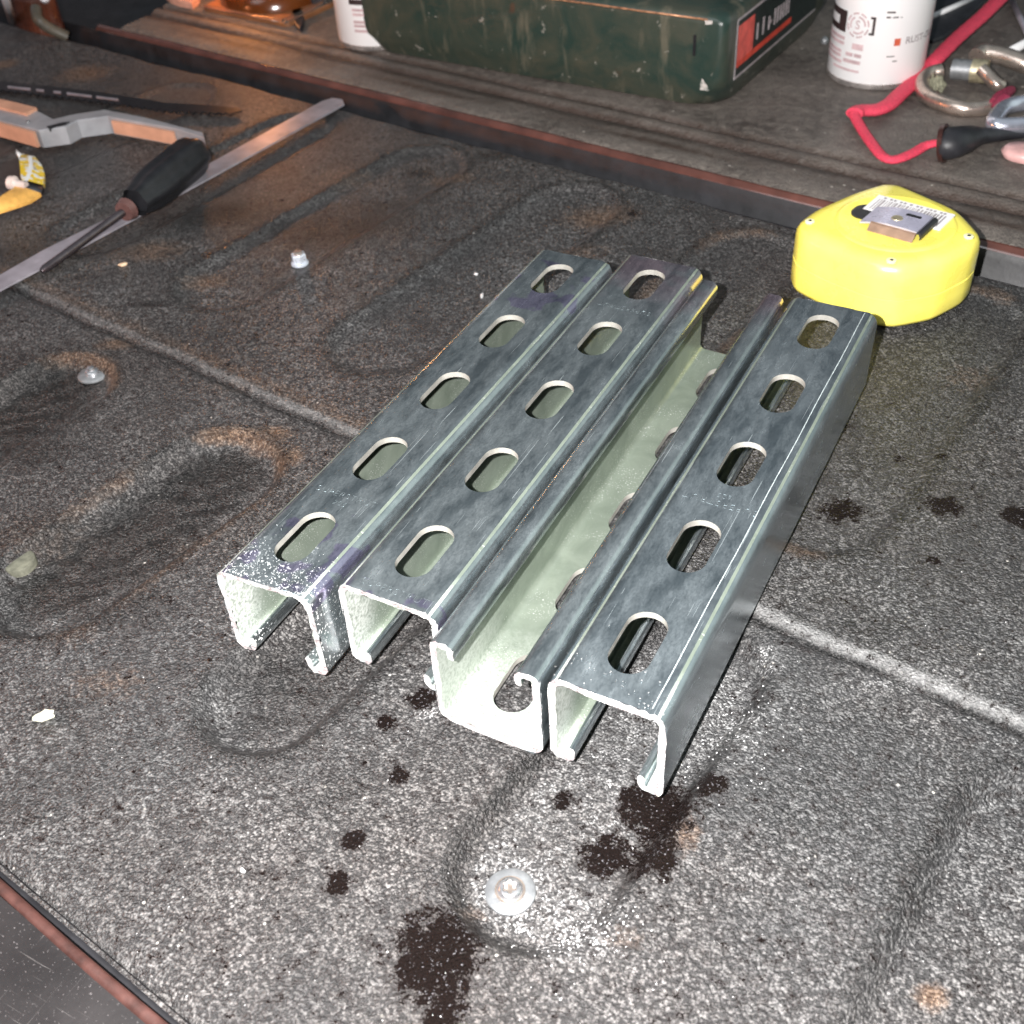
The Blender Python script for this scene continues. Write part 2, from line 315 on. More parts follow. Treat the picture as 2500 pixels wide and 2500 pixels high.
M = dict(
    liner=mat_liner(), gate=mat_gate(), inner=mat_zinc_inner(), innerC=mat_zinc_inner('dusted_flash_white_zinc_inside', .030, .38), cut=mat_cut(),
    zincA=mat_zinc('zinc_purple_tinted', purple=((-.01, .045), (.200, .245)), speck=0.02),
    zincB=mat_zinc('zinc_pink_far_end', purple=((-.01, .006),), yellow=((.20, .245),)),
    zincC=mat_zinc('zinc_lips_yellowed', purple=((.10, .14),), yellow=((.21, .25),)),
    zincD=mat_zinc('zinc_smudged', tone=(0.49, 0.56, 0.60)),
    rimz=simple('punched_zinc_edge', (0.72, 0.70, 0.64), .35, .6),
    stamp=simple('stamped_letter_edges', (0.22, 0.25, 0.26), .4, .7, .5, 900),
    yellow=simple('yellow_plastic', (0.94, 0.82, 0.14), .3, 0, .04, 60, .05, coat=0.3),
    yellow_d=simple('grime_line', (0.30, 0.22, 0.03), .5),
    black=simple('black_rubber', (0.012, 0.012, 0.014), .38, 0, .3),
    blackp=simple('black_plastic', (0.02, 0.02, 0.024), .45, 0, .4, 80, .3),
    steel=simple('bright_steel', (0.62, 0.62, 0.64), .3, .9, .12, 150, .1),
    satin=simple('satin_grey_steel', (0.50, 0.47, 0.52), .38, .65, .25, 60, .15),
    washer=simple('dull_galvanised', (0.25, 0.26, 0.27), .42, .55, .25, 200, .3),
    brightz=simple('bright_zinc', (0.66, 0.70, 0.78), .3, .5, .1, 300),
    clipm=simple('blued_steel', (0.46, 0.45, 0.56), .3, .35, .2, 90, .1),
    copper=simple('brown_steel_end', (0.42, 0.27, 0.19), .35, .6),
    white=simple('white_label', (0.80, 0.79, 0.79), .35, 0, .02, 20, .02),
    ink=simple('black_ink', (0.03, 0.018, 0.018), .5), inkg=simple('grey_ink', (0.34, 0.30, 0.31), .5), inkp=simple('pinkish_ink', (0.50, 0.36, 0.37), .5),
    inkr=simple('red_ink', (0.55, 0.10, 0.05), .5),
    red=simple('red_braided_cord', (0.80, 0.06, 0.115), .6, 0, .25, 900, .8, .0006),
    pink=simple('pink_plastic', (0.62, 0.36, 0.34), .4),
    orange=simple('orange_rubber_grip', (0.55, 0.29, 0.19), .5, 0, .15, 80, .2), grey=simple('grey_metal_frame', (0.36, 0.36, 0.38), .4, .35, .15, 70),
    brass=simple('dull_brass', (0.50, 0.44, 0.30), .4, .7, .3, 300, .3), tarn=simple('tarnished_steel', (0.55, 0.46, 0.40), .3, .85, .25, 120, .2),
    maroon=simple('maroon_cord', (0.22, 0.02, 0.05), .6), grime=simple('greenish_grime', (0.32, 0.31, 0.22), .8, 0, .6, 500, 1, .001),
    lip=simple('red_brown_paint', (0.095, 0.036, 0.027), .16, 0, .4, 45, .2, coat=0.6),
    gap=simple('black_rubber_channel', (0.012, 0.012, 0.014), .5, 0, .5, 60, .3),
    chip=simple('pale_crumb', (0.52, 0.50, 0.40), .8, 0, .3, 300), chipo=simple('tan_crumb', (0.60, 0.42, 0.28), .8),
    plug=simple('olive_grey_plug', (0.10, 0.10, 0.075), .7, 0, .4, 300, .3), filings=simple('aluminium_filings', (0.85, 0.85, 0.85), .4, .3),
)
def mat_case():
    t = NT('chipped_green_paint')
    n = t.noise(26, 5, .65, .8); g = t.noise(90, 5, .7, .4)
    c = t.mix(t.ramp(n, [(0.4, 0), (0.7, 1)]), (0.018, 0.036, 0.029), (0.055, 0.055, 0.038))
    c = t.mix(t.ramp(t.noise(1, 4, .6, 0, t.map((60, 60, 14))), [(0.58, 0), (0.72, 0.6)]), c, (0.16, 0.14, 0.10))
    m = t.ramp(g, [(0.64, 0), (0.67, 1)])
    c = t.mix(m, c, (0.24, 0.23, 0.20))
    c = t.mix(t.math('MULTIPLY', t.ramp(t.noise(34, 3), [(0.70, 0), (0.74, 1)]), 0.6), c, (0.08, 0.035, 0.02))
    t.set(color=c, rough=t.math('MULTIPLY_ADD', n, 0.3, 0.22), metal=0.0, normal=t.bump(t.math('ADD', n, g), .4, .0012), coat=0.2); return t.m
M['case'] = mat_case()
def mat_edge_worn():
    t = NT('worn_edge_paint'); n = t.noise(110, 4, .7)
    c = t.mix(t.ramp(n, [(0.42, 0), (0.52, 1)]), (0.05, 0.09, 0.075), (0.50, 0.46, 0.43)); t.set(color=c, rough=.4); return t.m
M['edge'] = mat_edge_worn()
def mat_yellow():
    t = NT('yellow_plastic_scuffed'); n = t.noise(60, 4); f = t.noise(300, 5, .75, .6)
    c = t.mix(t.ramp(n, [(.3, 0), (.7, 1)]), (.91, .79, .12), (.95, .84, .16))
    m = t.math('MULTIPLY', t.ramp(f, [(.66, 0), (.70, .8)]), t.ramp(t.noise(45, 3), [(.52, 0), (.62, 1)]))
    c = t.mix(m, c, (.30, .20, .03))
    t.set(color=c, rough=t.math('MULTIPLY_ADD', n, .25, .16), coat=.3, normal=t.bump(f, .08, .0004)); return t.m
M['yellow'] = mat_yellow()
def mat_panel():
    t = NT('scratched_dark_panel')
    s1 = t.ramp(t.noise(1, 2, .5, .3, t.map((30, 1300, 30), (0, 0, 0.9))), [(0.68, 0), (0.72, 1)])
    s2 = t.ramp(t.noise(1, 2, .5, .3, t.map((1100, 24, 30), (0, 0, 0.45))), [(0.70, 0), (0.73, 1)])
    c = t.mix(t.ramp(t.noise(40, 5, .6), [(0.35, 0), (0.7, 1)]), (0.009, 0.008, 0.0085), (0.020, 0.018, 0.0185))
    c = t.mix(t.math('MULTIPLY', t.math('MAXIMUM', s1, s2), t.ramp(t.noise(25), [(0.45, 0), (0.6, .6)])), c, (0.16, 0.15, 0.145))
    c = t.mix(t.ramp(t.noise(1100, 2), [(0.66, 0), (0.70, .5)]), c, (0.14, 0.13, 0.13))
    t.set(color=c, rough=.5, normal=t.bump(t.noise(500, 3), .3, .0003)); return t.m
M['panel'] = mat_panel()
def mat_amber():
    t = NT('amber_plastic'); n = t.noise(60, 3); t.set(color=t.mix(n, (0.22, 0.06, 0.012), (0.08, 0.022, 0.006)), rough=.2, trans=0.35, normal=t.bump(n, .3, .001)); return t.m
M['amber'] = mat_amber()
def mat_glow():
    t = NT('lit_amber_lens'); n = t.noise(90, 3); t.set(color=(1, .4, .1), emit=t.mix(n, (1.0, 0.22, 0.03), (1.0, 0.48, 0.18)), estr=1.6); return t.m
M['glow'] = mat_glow()
def mat_clear():
    t = NT('clear_blister_plastic'); t.set(color=(0.9, 0.85, 0.8), rough=t.math('MULTIPLY_ADD', t.noise(40), .1, .05), trans=0.97, ior=1.25); return t.m
M['clear'] = mat_clear()

# ================================================================== setting: bed liner with real relief
def smooth(a, b, x):
    t_ = np.clip((x - a) / (b - a), 0, 1); return t_ * t_ * (3 - 2 * t_)
def stadium(s, t_, a, b, r):
    a = np.array(a); b = np.array(b); d = b - a; L = d @ d
    k = np.clip(((s - a[0]) * d[0] + (t_ - a[1]) * d[1]) / L, 0, 1)
    return np.hypot(s - a[0] - k * d[0], t_ - a[1] - k * d[1]) - r
def st(x, y):   # world -> bed frame (rotation)
    return x * E1[0] + y * E1[1], x * E2[0] + y * E2[1]
mm = 0.001
RIBS = [((20, -38), (20, 62), 24, -6.4, 8), ((-224, -40), (-222, 46), 27, -6.6, 9), ((-345, -40), (-345, 48), 26, -6.6, 9),
        ((-104, -36), (-103, 50), 21, -6.0, 9), ((152, -38), (152, 60), 27, -6.6, 9),
        ((20, 170), (20, 345), 25, -2.6, 9), ((150, 170), (150, 345), 25, -2.6, 9), ((-102, 170), (-102, 345), 26, -2.6, 9),
        ((-225, 170), (-225, 345), 26, -2.6, 9), ((-345, 170), (-345, 345), 26, -2.6, 9), ((-465, 170), (-465, 345), 26, -2.6, 9), ((-590, 170), (-590, 345), 26, -2.6, 9)]
def liner_height(x, y):
    s, t_ = st(x, y); s = s / mm; t_ = t_ / mm
    wob = 0.8 * np.sin(s * .045) + .5 * np.sin(s * .13 + 1)
    h = -0.9 - 1.6 * (1 - smooth(99, 104, t_ + wob)) - 1.3 * np.exp(-((t_ + wob - 98) / 1.4) ** 2)
    for a, b, r, d, sf in RIBS: h += d * (1 - smooth(-2, sf - 2, stadium(s, t_, a, b, r)))
    for a, b, r, d, sf in RIBS[1:4]: h += .75 * (1 - smooth(-8, 4, stadium(s, t_, a, b, r))) * (np.sin(s * .33 + 1.7 * np.sin(t_ * .11)) * np.sin(t_ * .27 + 1.3 * np.sin(s * .19)) - .9)
    h += 0.25 * np.sin(s * .021 + t_ * .033) + .2 * np.sin(s * -.037 + t_ * .026 + 2)
    h -= 9.2 * smooth(384, 400, t_ + wob) ** 1.3 * 1.0            # rolled rear edge towards the gap
    h -= 2.0 * smooth(-130, -136.0, t_ + wob * .3)                # rolled front edge
    return h * mm - 0.0006
def grid(name, s0, s1, t0, t1, ds, hf, mat, attrs=None):
    ns = int((s1 - s0) / ds) + 1; nt = int((t1 - t0) / ds) + 1
    ss, tt = np.meshgrid(np.linspace(s0, s1, ns), np.linspace(t0, t1, nt)); ss = ss.ravel() * mm; tt = tt.ravel() * mm
    x = ss * E1[0] + tt * E2[0]; y = ss * E1[1] + tt * E2[1]; z = hf(x, y)
    co = np.stack([x, y, z], 1)
    i = np.arange(nt - 1)[:, None] * ns + np.arange(ns - 1)[None, :]; i = i.ravel()
    fc = np.stack([i, i + 1, i + 1 + ns, i + ns], 1)
    me = bpy.data.meshes.new(name); me.vertices.add(len(co)); me.vertices.foreach_set('co', co.ravel())
    me.loops.add(fc.size); me.loops.foreach_set('vertex_index', fc.ravel()); me.polygons.add(len(fc))
    me.polygons.foreach_set('loop_start', np.arange(0, fc.size, 4)); me.polygons.foreach_set('use_smooth', np.ones(len(fc), bool))
    me.update(calc_edges=True); me.materials.append(mat)
    for k, fn in (attrs or {}).items():
        at_ = me.attributes.new(k, 'FLOAT', 'POINT'); at_.data.foreach_set('value', np.clip(fn(x, y), 0, 1).astype(np.float32))
    return link(bpy.data.objects.new(name, me))
def blobs(lst):
    out = []
    for b in lst:   # x, y, rx, ry in photo units -> ellipse on the liner; optional strength
        x, y, r = b[:3]; q = b[3] if len(b) > 3 else 1.0; k = b[4] if len(b) > 4 else 1.0
        c = P(x, y); dd = np.linalg.norm(c - CP) / (2791.9 / K); out.append((c[0], c[1], r * dd, q, k))
    def fn(x, y):
        v = np.zeros_like(x)
        for cx, cy, r, q, k in out:
            u = ((x - cx) * CM[0][0] + (y - cy) * CM[1][0]) / r; w_ = (-(x - cx) * CM[1][0] + (y - cy) * CM[0][0]) / (r * q)
            v = np.maximum(v, k * np.clip(1.25 - np.hypot(u, w_) * .85, 0, 1))
        return v
    return fn
wet = blobs([(822, 1795, 78, 1.05), (850, 1760, 45), (780, 1815, 40), (835, 1895, 34, 1.2), (665, 1577, 20), (638, 1655, 24), (1145, 1588, 44, 1.0), (1235, 1603, 44, 1.0),
             (1245, 1505, 66, 1.0), (1200, 1480, 30), (1340, 1470, 26), (752, 1453, 20), (1063, 1482, 20), (1590, 950, 38, .75), (1780, 950, 30, .8), (1922, 970, 26),
             (795, 1308, 26), (725, 1350, 16), (1762, 1052, 9), (1700, 853, 10, 1, .8), (1775, 855, 8), (1600, 792, 10, 1, .7), (1888, 320, 20), (1195, 398, 12, 1, .7), (890, 265, 14, 1, .7)])
dirt = blobs([(160, 135, 45, .9, .8), (10, 118, 22, 1, .9), (215, 640, 40, .5, .7), (500, 810, 45, .6, .85), (545, 850, 25, 1.2, .8), (280, 470, 75, .6, .5), (390, 520, 50, .6, .55), (650, 330, 60, .8, .4),
              (1135, 400, 70, .7, .6), (850, 330, 50, .6, .5), (1770, 1850, 28, .9, .9), (450, 720, 90, .25, .3), (200, 1280, 90, .5, .3), (1290, 1560, 30, 1.5, .55), (1180, 1760, 40, .8, .3), (130, 1180, 60, .6, .4),
              (880, 1700, 30, .8, .35), (60, 1000, 120, .6, .3), (1090, 470, 60, .6, .4), (1830, 700, 60, .8, .3), (350, 1000, 60, .6, .3)])
dust_glints = blobs([(1080, 1750, 85, .75, .75), (1010, 1690, 65, 1, .5), (1130, 1700, 60, 1.2, .5), (1370, 1330, 85, 1.4, .62), (1450, 1230, 50, 1.2, .6), (400, 1310, 55, .8, .45), (170, 930, 55, .6, .35), (90, 1140, 60, .5, .4), (800, 1335, 28, 1, .8), (725, 1350, 12, 1, .9),  # filings dust; the left patches are ridge highlights painted in
               (1100, 1870, 160, .8, .22), (1600, 1900, 200, .8, .16), (1700, 1280, 240, .12, .5)])
dark = blobs([(640, 420, 170, .5, .75), (790, 315, 28, .8, .8), (400, 400, 130, .5, .8), (700, 380, 120, .3, .6), (280, 570, 45, .3, .9), (100, 680, 130, .5, .75), (330, 900, 140, .5, .55), (200, 1130, 150, .5, .7), (480, 1240, 120, .5, .6),  # dark stains and wiped liner; dimmer light at the left painted in too
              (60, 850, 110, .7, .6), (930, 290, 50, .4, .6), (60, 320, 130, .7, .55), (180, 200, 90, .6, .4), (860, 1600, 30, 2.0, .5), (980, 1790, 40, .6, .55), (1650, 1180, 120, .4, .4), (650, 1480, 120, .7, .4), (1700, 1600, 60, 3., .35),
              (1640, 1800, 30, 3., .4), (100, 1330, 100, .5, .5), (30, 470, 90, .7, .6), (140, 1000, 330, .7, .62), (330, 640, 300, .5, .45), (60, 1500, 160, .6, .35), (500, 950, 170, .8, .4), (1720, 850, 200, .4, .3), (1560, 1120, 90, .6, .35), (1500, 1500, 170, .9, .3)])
def band(x, y):  # worn pale seam strip, with light on the step's slope painted in
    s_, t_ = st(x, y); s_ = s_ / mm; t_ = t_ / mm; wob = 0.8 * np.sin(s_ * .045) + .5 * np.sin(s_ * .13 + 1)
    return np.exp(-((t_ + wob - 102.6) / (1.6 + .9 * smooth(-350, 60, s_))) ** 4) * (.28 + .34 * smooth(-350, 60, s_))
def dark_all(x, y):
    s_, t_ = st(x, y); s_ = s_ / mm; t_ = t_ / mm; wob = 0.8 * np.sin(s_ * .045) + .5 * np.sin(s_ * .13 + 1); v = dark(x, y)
    v = np.maximum(v, 1.3 * np.exp(-((t_ + wob - 98.2) / 1.3) ** 2))  # shade of the seam groove painted in, along with grime
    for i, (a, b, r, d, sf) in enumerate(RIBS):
        sd = stadium(s_, t_, a, b, r); v = np.maximum(v, (.70 if i == 0 else .55) * np.exp(-((sd - sf + (5 if i == 0 else 2)) / 5.0) ** 2))  # recess rims darkened: shade on their slopes painted in with grime
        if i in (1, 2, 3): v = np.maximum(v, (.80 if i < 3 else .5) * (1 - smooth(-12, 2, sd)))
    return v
def dust_glints_all(x, y):
    s_, t_ = st(x, y); s_ = s_ / mm; t_ = t_ / mm; a, b, r, d, sf = RIBS[0]
    return np.maximum(dust_glints(x, y) * .8, .52 * (1 - smooth(-6, -1, stadium(s_, t_, a, b, r))) * (.75 + .35 * smooth(-20, -50, t_) + .25 * smooth(10, 50, t_)))
def dirt_all(x, y):
    s_, t_ = st(x, y); s_ = s_ / mm; t_ = t_ / mm; v = dirt(x, y)
    for a, b, r, d, sf in RIBS[1:3] + RIBS[5:8]: v = np.maximum(v, .5 * np.exp(-((stadium(s_, t_, a, b, r) - 5) / 5) ** 2) * smooth(-.3, .9, np.sin(s_ * .07 + a[0]) + np.sin(t_ * .05 + 1.3)))
    for a, b, r, d, sf in RIBS[1:4]: v = np.maximum(v, .85 * np.exp(-((stadium(s_, t_, a, b, r) - 4) / 4) ** 2) * smooth(52, 68, t_))
    return np.maximum(v, .35 * np.exp(-((t_ - 108) / 6) ** 2) * (s_ < -60))
o = grid('bed_floor', -1050, 330, -137, 402, 1.4, liner_height, M['liner'], dict(wet=wet, dirt=dirt_all, dust=dust_glints_all, dark=dark_all, band=band)); tag(o, kind='structure')

# rear ledge beyond the gap: one swept profile, then its painted lip
def sweep(name, prof, s0, s1, mat, wob=0.0, ds=8.0, smooth_=True, kind='structure', attrs=None):
    ss = np.arange(s0, s1 + .1, ds); mb = MB(); L = []
    for s in ss:
        L.append([bed((s) * mm, (t_ + wob * math.sin(s * .05 + z)) * mm, z * mm) for t_, z in prof])
    mb.loft(L, cap=(False, False), smooth=smooth_, closed=False); o = mb.build(name, mat)
    for k in ('dirt',):
        at_ = o.data.attributes.new(k, 'FLOAT', 'POINT')
        vals = []
        for v in o.data.vertices:
            _, t_ = st(v.co.x, v.co.y); t_ /= mm
            vals.append(max(.9 * math.exp(-((t_ - 462) / 5) ** 2), .8 * math.exp(-((t_ - 476) / 5) ** 2), (.55 + .3 * math.sin(v.co.x * 31)) * math.exp(-((t_ - 447) / 5) ** 2), .38 if 443 < t_ < 480 else 0))
        at_.data.foreach_set('value', vals)
    return tag(o, kind=kind) if kind else o
ledge = [(428, -1.5), (432, -.3), (437, 0), (446, .3), (452, .6), (459, .9), (461, -.6), (462.5, -1.6), (464, .8), (467, 2.6), (471, 3.3), (474, 3.0), (476, 1.2), (477.5, 1.3), (479, 3.2), (483, 4.2), (490, 4.5), (520, 4.5), (560, 4.5), (640, 4.5), (760, 4.5), (900, 4.5), (1150, 4.5), (1500, 4.5), (1900, 4.5)]
sweep('tailgate', ledge, -760, 700, M['gate'], .5)
sweep('gap', [(400, -9), (402, -22), (410, -24), (417, -24), (419, -22), (421.5, -9), (424.0, -5.0)], -1050, 700, M['gap'])
lipp = [(423.6, -5.2), (424, -4.6), (425.6, -3.2), (427, -2.3), (428.4, -1.7), (429.6, -2.4)]
o = sweep('painted_lip', lipp, -790, 700, M['lip'], kind=None); tag(o, 'glossy red brown painted rim running along the black gap behind the liner', 'trim')
# front edge: black gap, red brown strip, scratched panel
sweep('front_gap', [(-135.6, -3), (-136.0, -12), (-138.8, -12), (-139.2, -4)], -420, 330, M['gap'])
def fstrip(name, prof, mat, lab, cat):
    o = sweep(name, prof, -420, 330, mat, .3, kind=None); return tag(o, lab, cat)
fstrip('trim_strip', [(-139.1, -4.2), (-139.5, -3.2), (-140.5, -2.9), (-141.5, -3.0), (-142.6, -3.6), (-142.9, -4.6)], simple('worn_red_brown_strip', (0.055, 0.024, 0.020), .45, 0, .5, 120, .4), 'worn red brown strip between the textured liner and the scratched dark panel', 'trim')
sweep('front_panel', [(-142.8, -4.4), (-155, -4.4), (-200, -4.4), (-420, -4.4)], -420, 330, M['panel'])

# ================================================================== strut channels
W = 41.3; T = 2.6
def channel_profile():
    """closed outline in (u, z) mm, lips at the bottom; arcs kept as small segments"""
    def arc(cx, cz, r, a0, a1, n):
        return [(cx + r * math.cos(math.radians(a0 + (a1 - a0) * k / n)), cz + r * math.sin(math.radians(a0 + (a1 - a0) * k / n))) for k in range(n + 1)]
    R_, ri = 5.6, 5.6 - T; R2, r2 = 3.4, 3.4 - T; LW = 9.2; LH = 7.0
    half = []   # left half outer from top centre going left/down/around the lip, then inner back to top centre
    half += [(W / 2, W)]
    half += arc(R_, W - R_, R_, 90, 180, 8)
    half += arc(R2, R2, R2, 180, 270, 7)
    half += arc(LW - R2, R2, R2, -90, 0, 7)
    half += [(LW, LH - .8)] + arc(LW - T / 2, LH - .8, T / 2, 0, 180, 4)[1:]
    half += arc(LW - R2, R2, r2, 0, -90, 4)
    half += arc(R2, R2, r2, 270, 180, 4)
    half += arc(R_, W - R_, ri, 180, 90, 5)
    half += [(W / 2, W - T)]
    left = half; right = [(W - u, z) for u, z in half[1:-1]][::-1]
    pts = left + right
    out = []                                   # refine long runs so the sawn ends can be slightly ragged
    for i in range(len(pts)):
        a = np.array(pts[i]); b = np.array(pts[(i + 1) % len(pts)]); L = np.linalg.norm(b - a); n = max(1, int(L / 2.0))
        for k in range(n): out.append(tuple(a + (b - a) * k / n))
    return out
PROF = channel_profile()
def make_channel(name, label, x, y, ang, L, s0, roll, zmat, up=False, z0=0.0, skew=0.0):
    th = thing(name, label, 'strut channel', (x * mm, y * mm, 0), ang, 'slotted zinc strut channels lying side by side')
    mb = MB(); n = len(PROF)
    def loop(v, jit, sk): return [(u * mm, (v + random.gauss(0, jit * .7) + sk * (u / W - .5)) * mm, z * mm) for u, z in PROF]
    e0 = loop(0, .32, skew); e1 = loop(L, .22, 0)
    mb.loft([e0, loop(1.2, 0, skew), loop(L - 1.2, 0, 0), e1], smooth=False)
    inn = M['innerC' if up else 'inner']
    ch = mb.build('channel_body', [M[zmat], inn, M['cut'], M['rimz']])
    # punched slots
    cb = MB()
    for k in range(5):
        c = s0 + 50.8 * k; o_ = []
        if c + 14 > L: continue
        for a0, cy in ((0, c + 7.15), (180, c - 7.15)):
            for i in range(17):
                a = math.radians(a0 + 180 * i / 16); o_.append(((W / 2 + 7.15 * math.cos(a)) * mm, (cy + 7.15 * math.sin(a)) * mm))
        cb.prism(o_, (W - T - 1.5) * mm, (W + 1.5) * mm)
    cut = cb.build('cutter', [M[zmat], inn, M['cut'], M['rimz']])
    for p in cut.data.polygons: p.material_index = 3
    bo = ch.modifiers.new('slots', 'BOOLEAN'); bo.object = cut; bo.operation = 'DIFFERENCE'; bo.solver = 'EXACT'
    bpy.context.view_layer.update()
    me = bpy.data.meshes.new_from_object(ch.evaluated_get(bpy.context.evaluated_depsgraph_get()))
    ch.modifiers.clear(); ch.data = me; me.name = 'channel_body'; bpy.data.objects.remove(cut)
    for p in me.polygons:
        c = p.center / mm; nn = p.normal; p.use_smooth = False
        corner = False
        if abs(nn.y) > .8 and (c.y < 1.5 or c.y > L - 1.5): p.material_index = 2; continue
        rim = abs(nn.z) < .5 and W / 2 - 7.6 < c.x < W / 2 + 7.6 and c.z > W - T + .05 and c.z < W - .05
        if rim: p.material_index = 3; p.use_smooth = abs(nn.x) < .99; continue
        outer = (c.x < .6 or c.x > W - .6 or c.z > W - .6 or c.z < .6 or (c.z < 3.5 and (c.x < 1.2 or c.x > W - 1.2)) or (c.z > W - 5.7 and ((c.x < 2.2 and nn.x < 0) or (c.x > W - 2.2 and nn.x > 0))))
        lip = c.z < LIPZ and (5.5 < c.x < 9.4 or 5.5 < W - c.x < 9.4)
        p.material_index = 0 if outer or lip else 1
        ax = max(abs(nn.x), abs(nn.z))
        if ax < .9985: p.use_smooth = True
    me.set_sharp_from_angle(angle=math.radians(32))
    ch.parent = th
    if up:
        R0 = Matrix.Rotation(math.pi, 4, 'Y'); ch.matrix_local = Matrix.Translation((W * mm, 0, W * mm + z0)) @ Matrix.Rotation(roll, 4, 'Y') @ R0
    else: ch.matrix_local = Matrix.Translation((0, 0, z0)) @ Matrix.Rotation(-roll, 4, 'Y')
    return th, ch
LIPZ = 8.2
def stamp(ch, txt, v, flip, size=4.4, u=W / 2, second=None):
    mb = MB()
    for t_, dv, sz in ((txt, 0, size), (second, -4.6, size * .8)):
        if not t_: continue
        me = text_mesh(t_, sz * mm, 0.00004, 1.12, -0.00014)
        s = -1 if flip else 1
        mb_off = (u * mm, (v + dv * s) * mm, W * mm + .00003)
        remap(me, lambda a, b, c: (a * s + mb_off[0], b * s + mb_off[1], c + mb_off[2])); addmesh(mb, me)
    return mb.build('stamped_lettering', M['stamp'], ch)
_, chD = make_channel('strut_channel', 'rightmost zinc strut channel, slots up, stamped web, beside the tape measure', 0, 0, 0.0, 252.8, 25.5, -0.010, 'zincD')
stamp(chD, 'SUPERSTRUT', 25.5 + 50.8 * 1.5, True, 4.6, W / 2 + .5, '625')
ln = MB()
for k in range(24):
    y0 = 2 + k * 10.4; ln.add([((35.2 + .12 * math.sin(k)) * mm, y0 * mm, W * mm + .00004), ((35.55 + .12 * math.sin(k)) * mm, y0 * mm, W * mm + .00004), ((35.5 + .12 * math.sin(k + 1)) * mm, (y0 + 10.4) * mm, W * mm + .00004), ((35.2 + .12 * math.sin(k + 1)) * mm, (y0 + 10.4) * mm, W * mm + .00004)], [(0, 1, 2, 3)])
ln.build('scored_line', simple('scored_zinc', (.62, .70, .70), .35, .4, .3, 400), chD)
_, chC = make_channel('strut_channel', 'zinc strut channel lying open side up with pale inside and slotted floor', -42.6, -2.6, 0.002, 254.0, 24.5, 0.008, 'zincC', up=True)
_, chB = make_channel('strut_channel', 'zinc strut channel second from the left, slots up, with pinkish far end', -87.1, 7.6, -0.002, 254.0, 26.6, -0.006, 'zincB')
stamp(chB, 'SUPERSTRUT', 4.2, False, 4.4, W / 2 + 1); stamp(chB, 'SUPERSTRUT', 26.6 + 50.8 * 3.5 + 2, True, 4.2, W / 2)
_, chA = make_channel('strut_channel', 'leftmost zinc strut channel, slots up, with purple marks at its near end', -131.4, -4.6, -0.0095, 254.7, 27.0, 0.007, 'zincA', skew=2.0)
stamp(chA, 'SUPERSTRUT', 27.0 + 25.4, False, 4.4, W / 2 + 1, '205')
# small lip of torn zinc at B's and C's far end
mb = MB(); c0 = np.array([-44 * mm, 262 * mm, 34 * mm])
mb.add([c0, c0 + [.004, .004, -.002], c0 + [.003, .009, -.006], c0 + [0, .006, -.016], c0 + [-.001, .001, -.02]], [(0, 1, 2, 3, 4)])
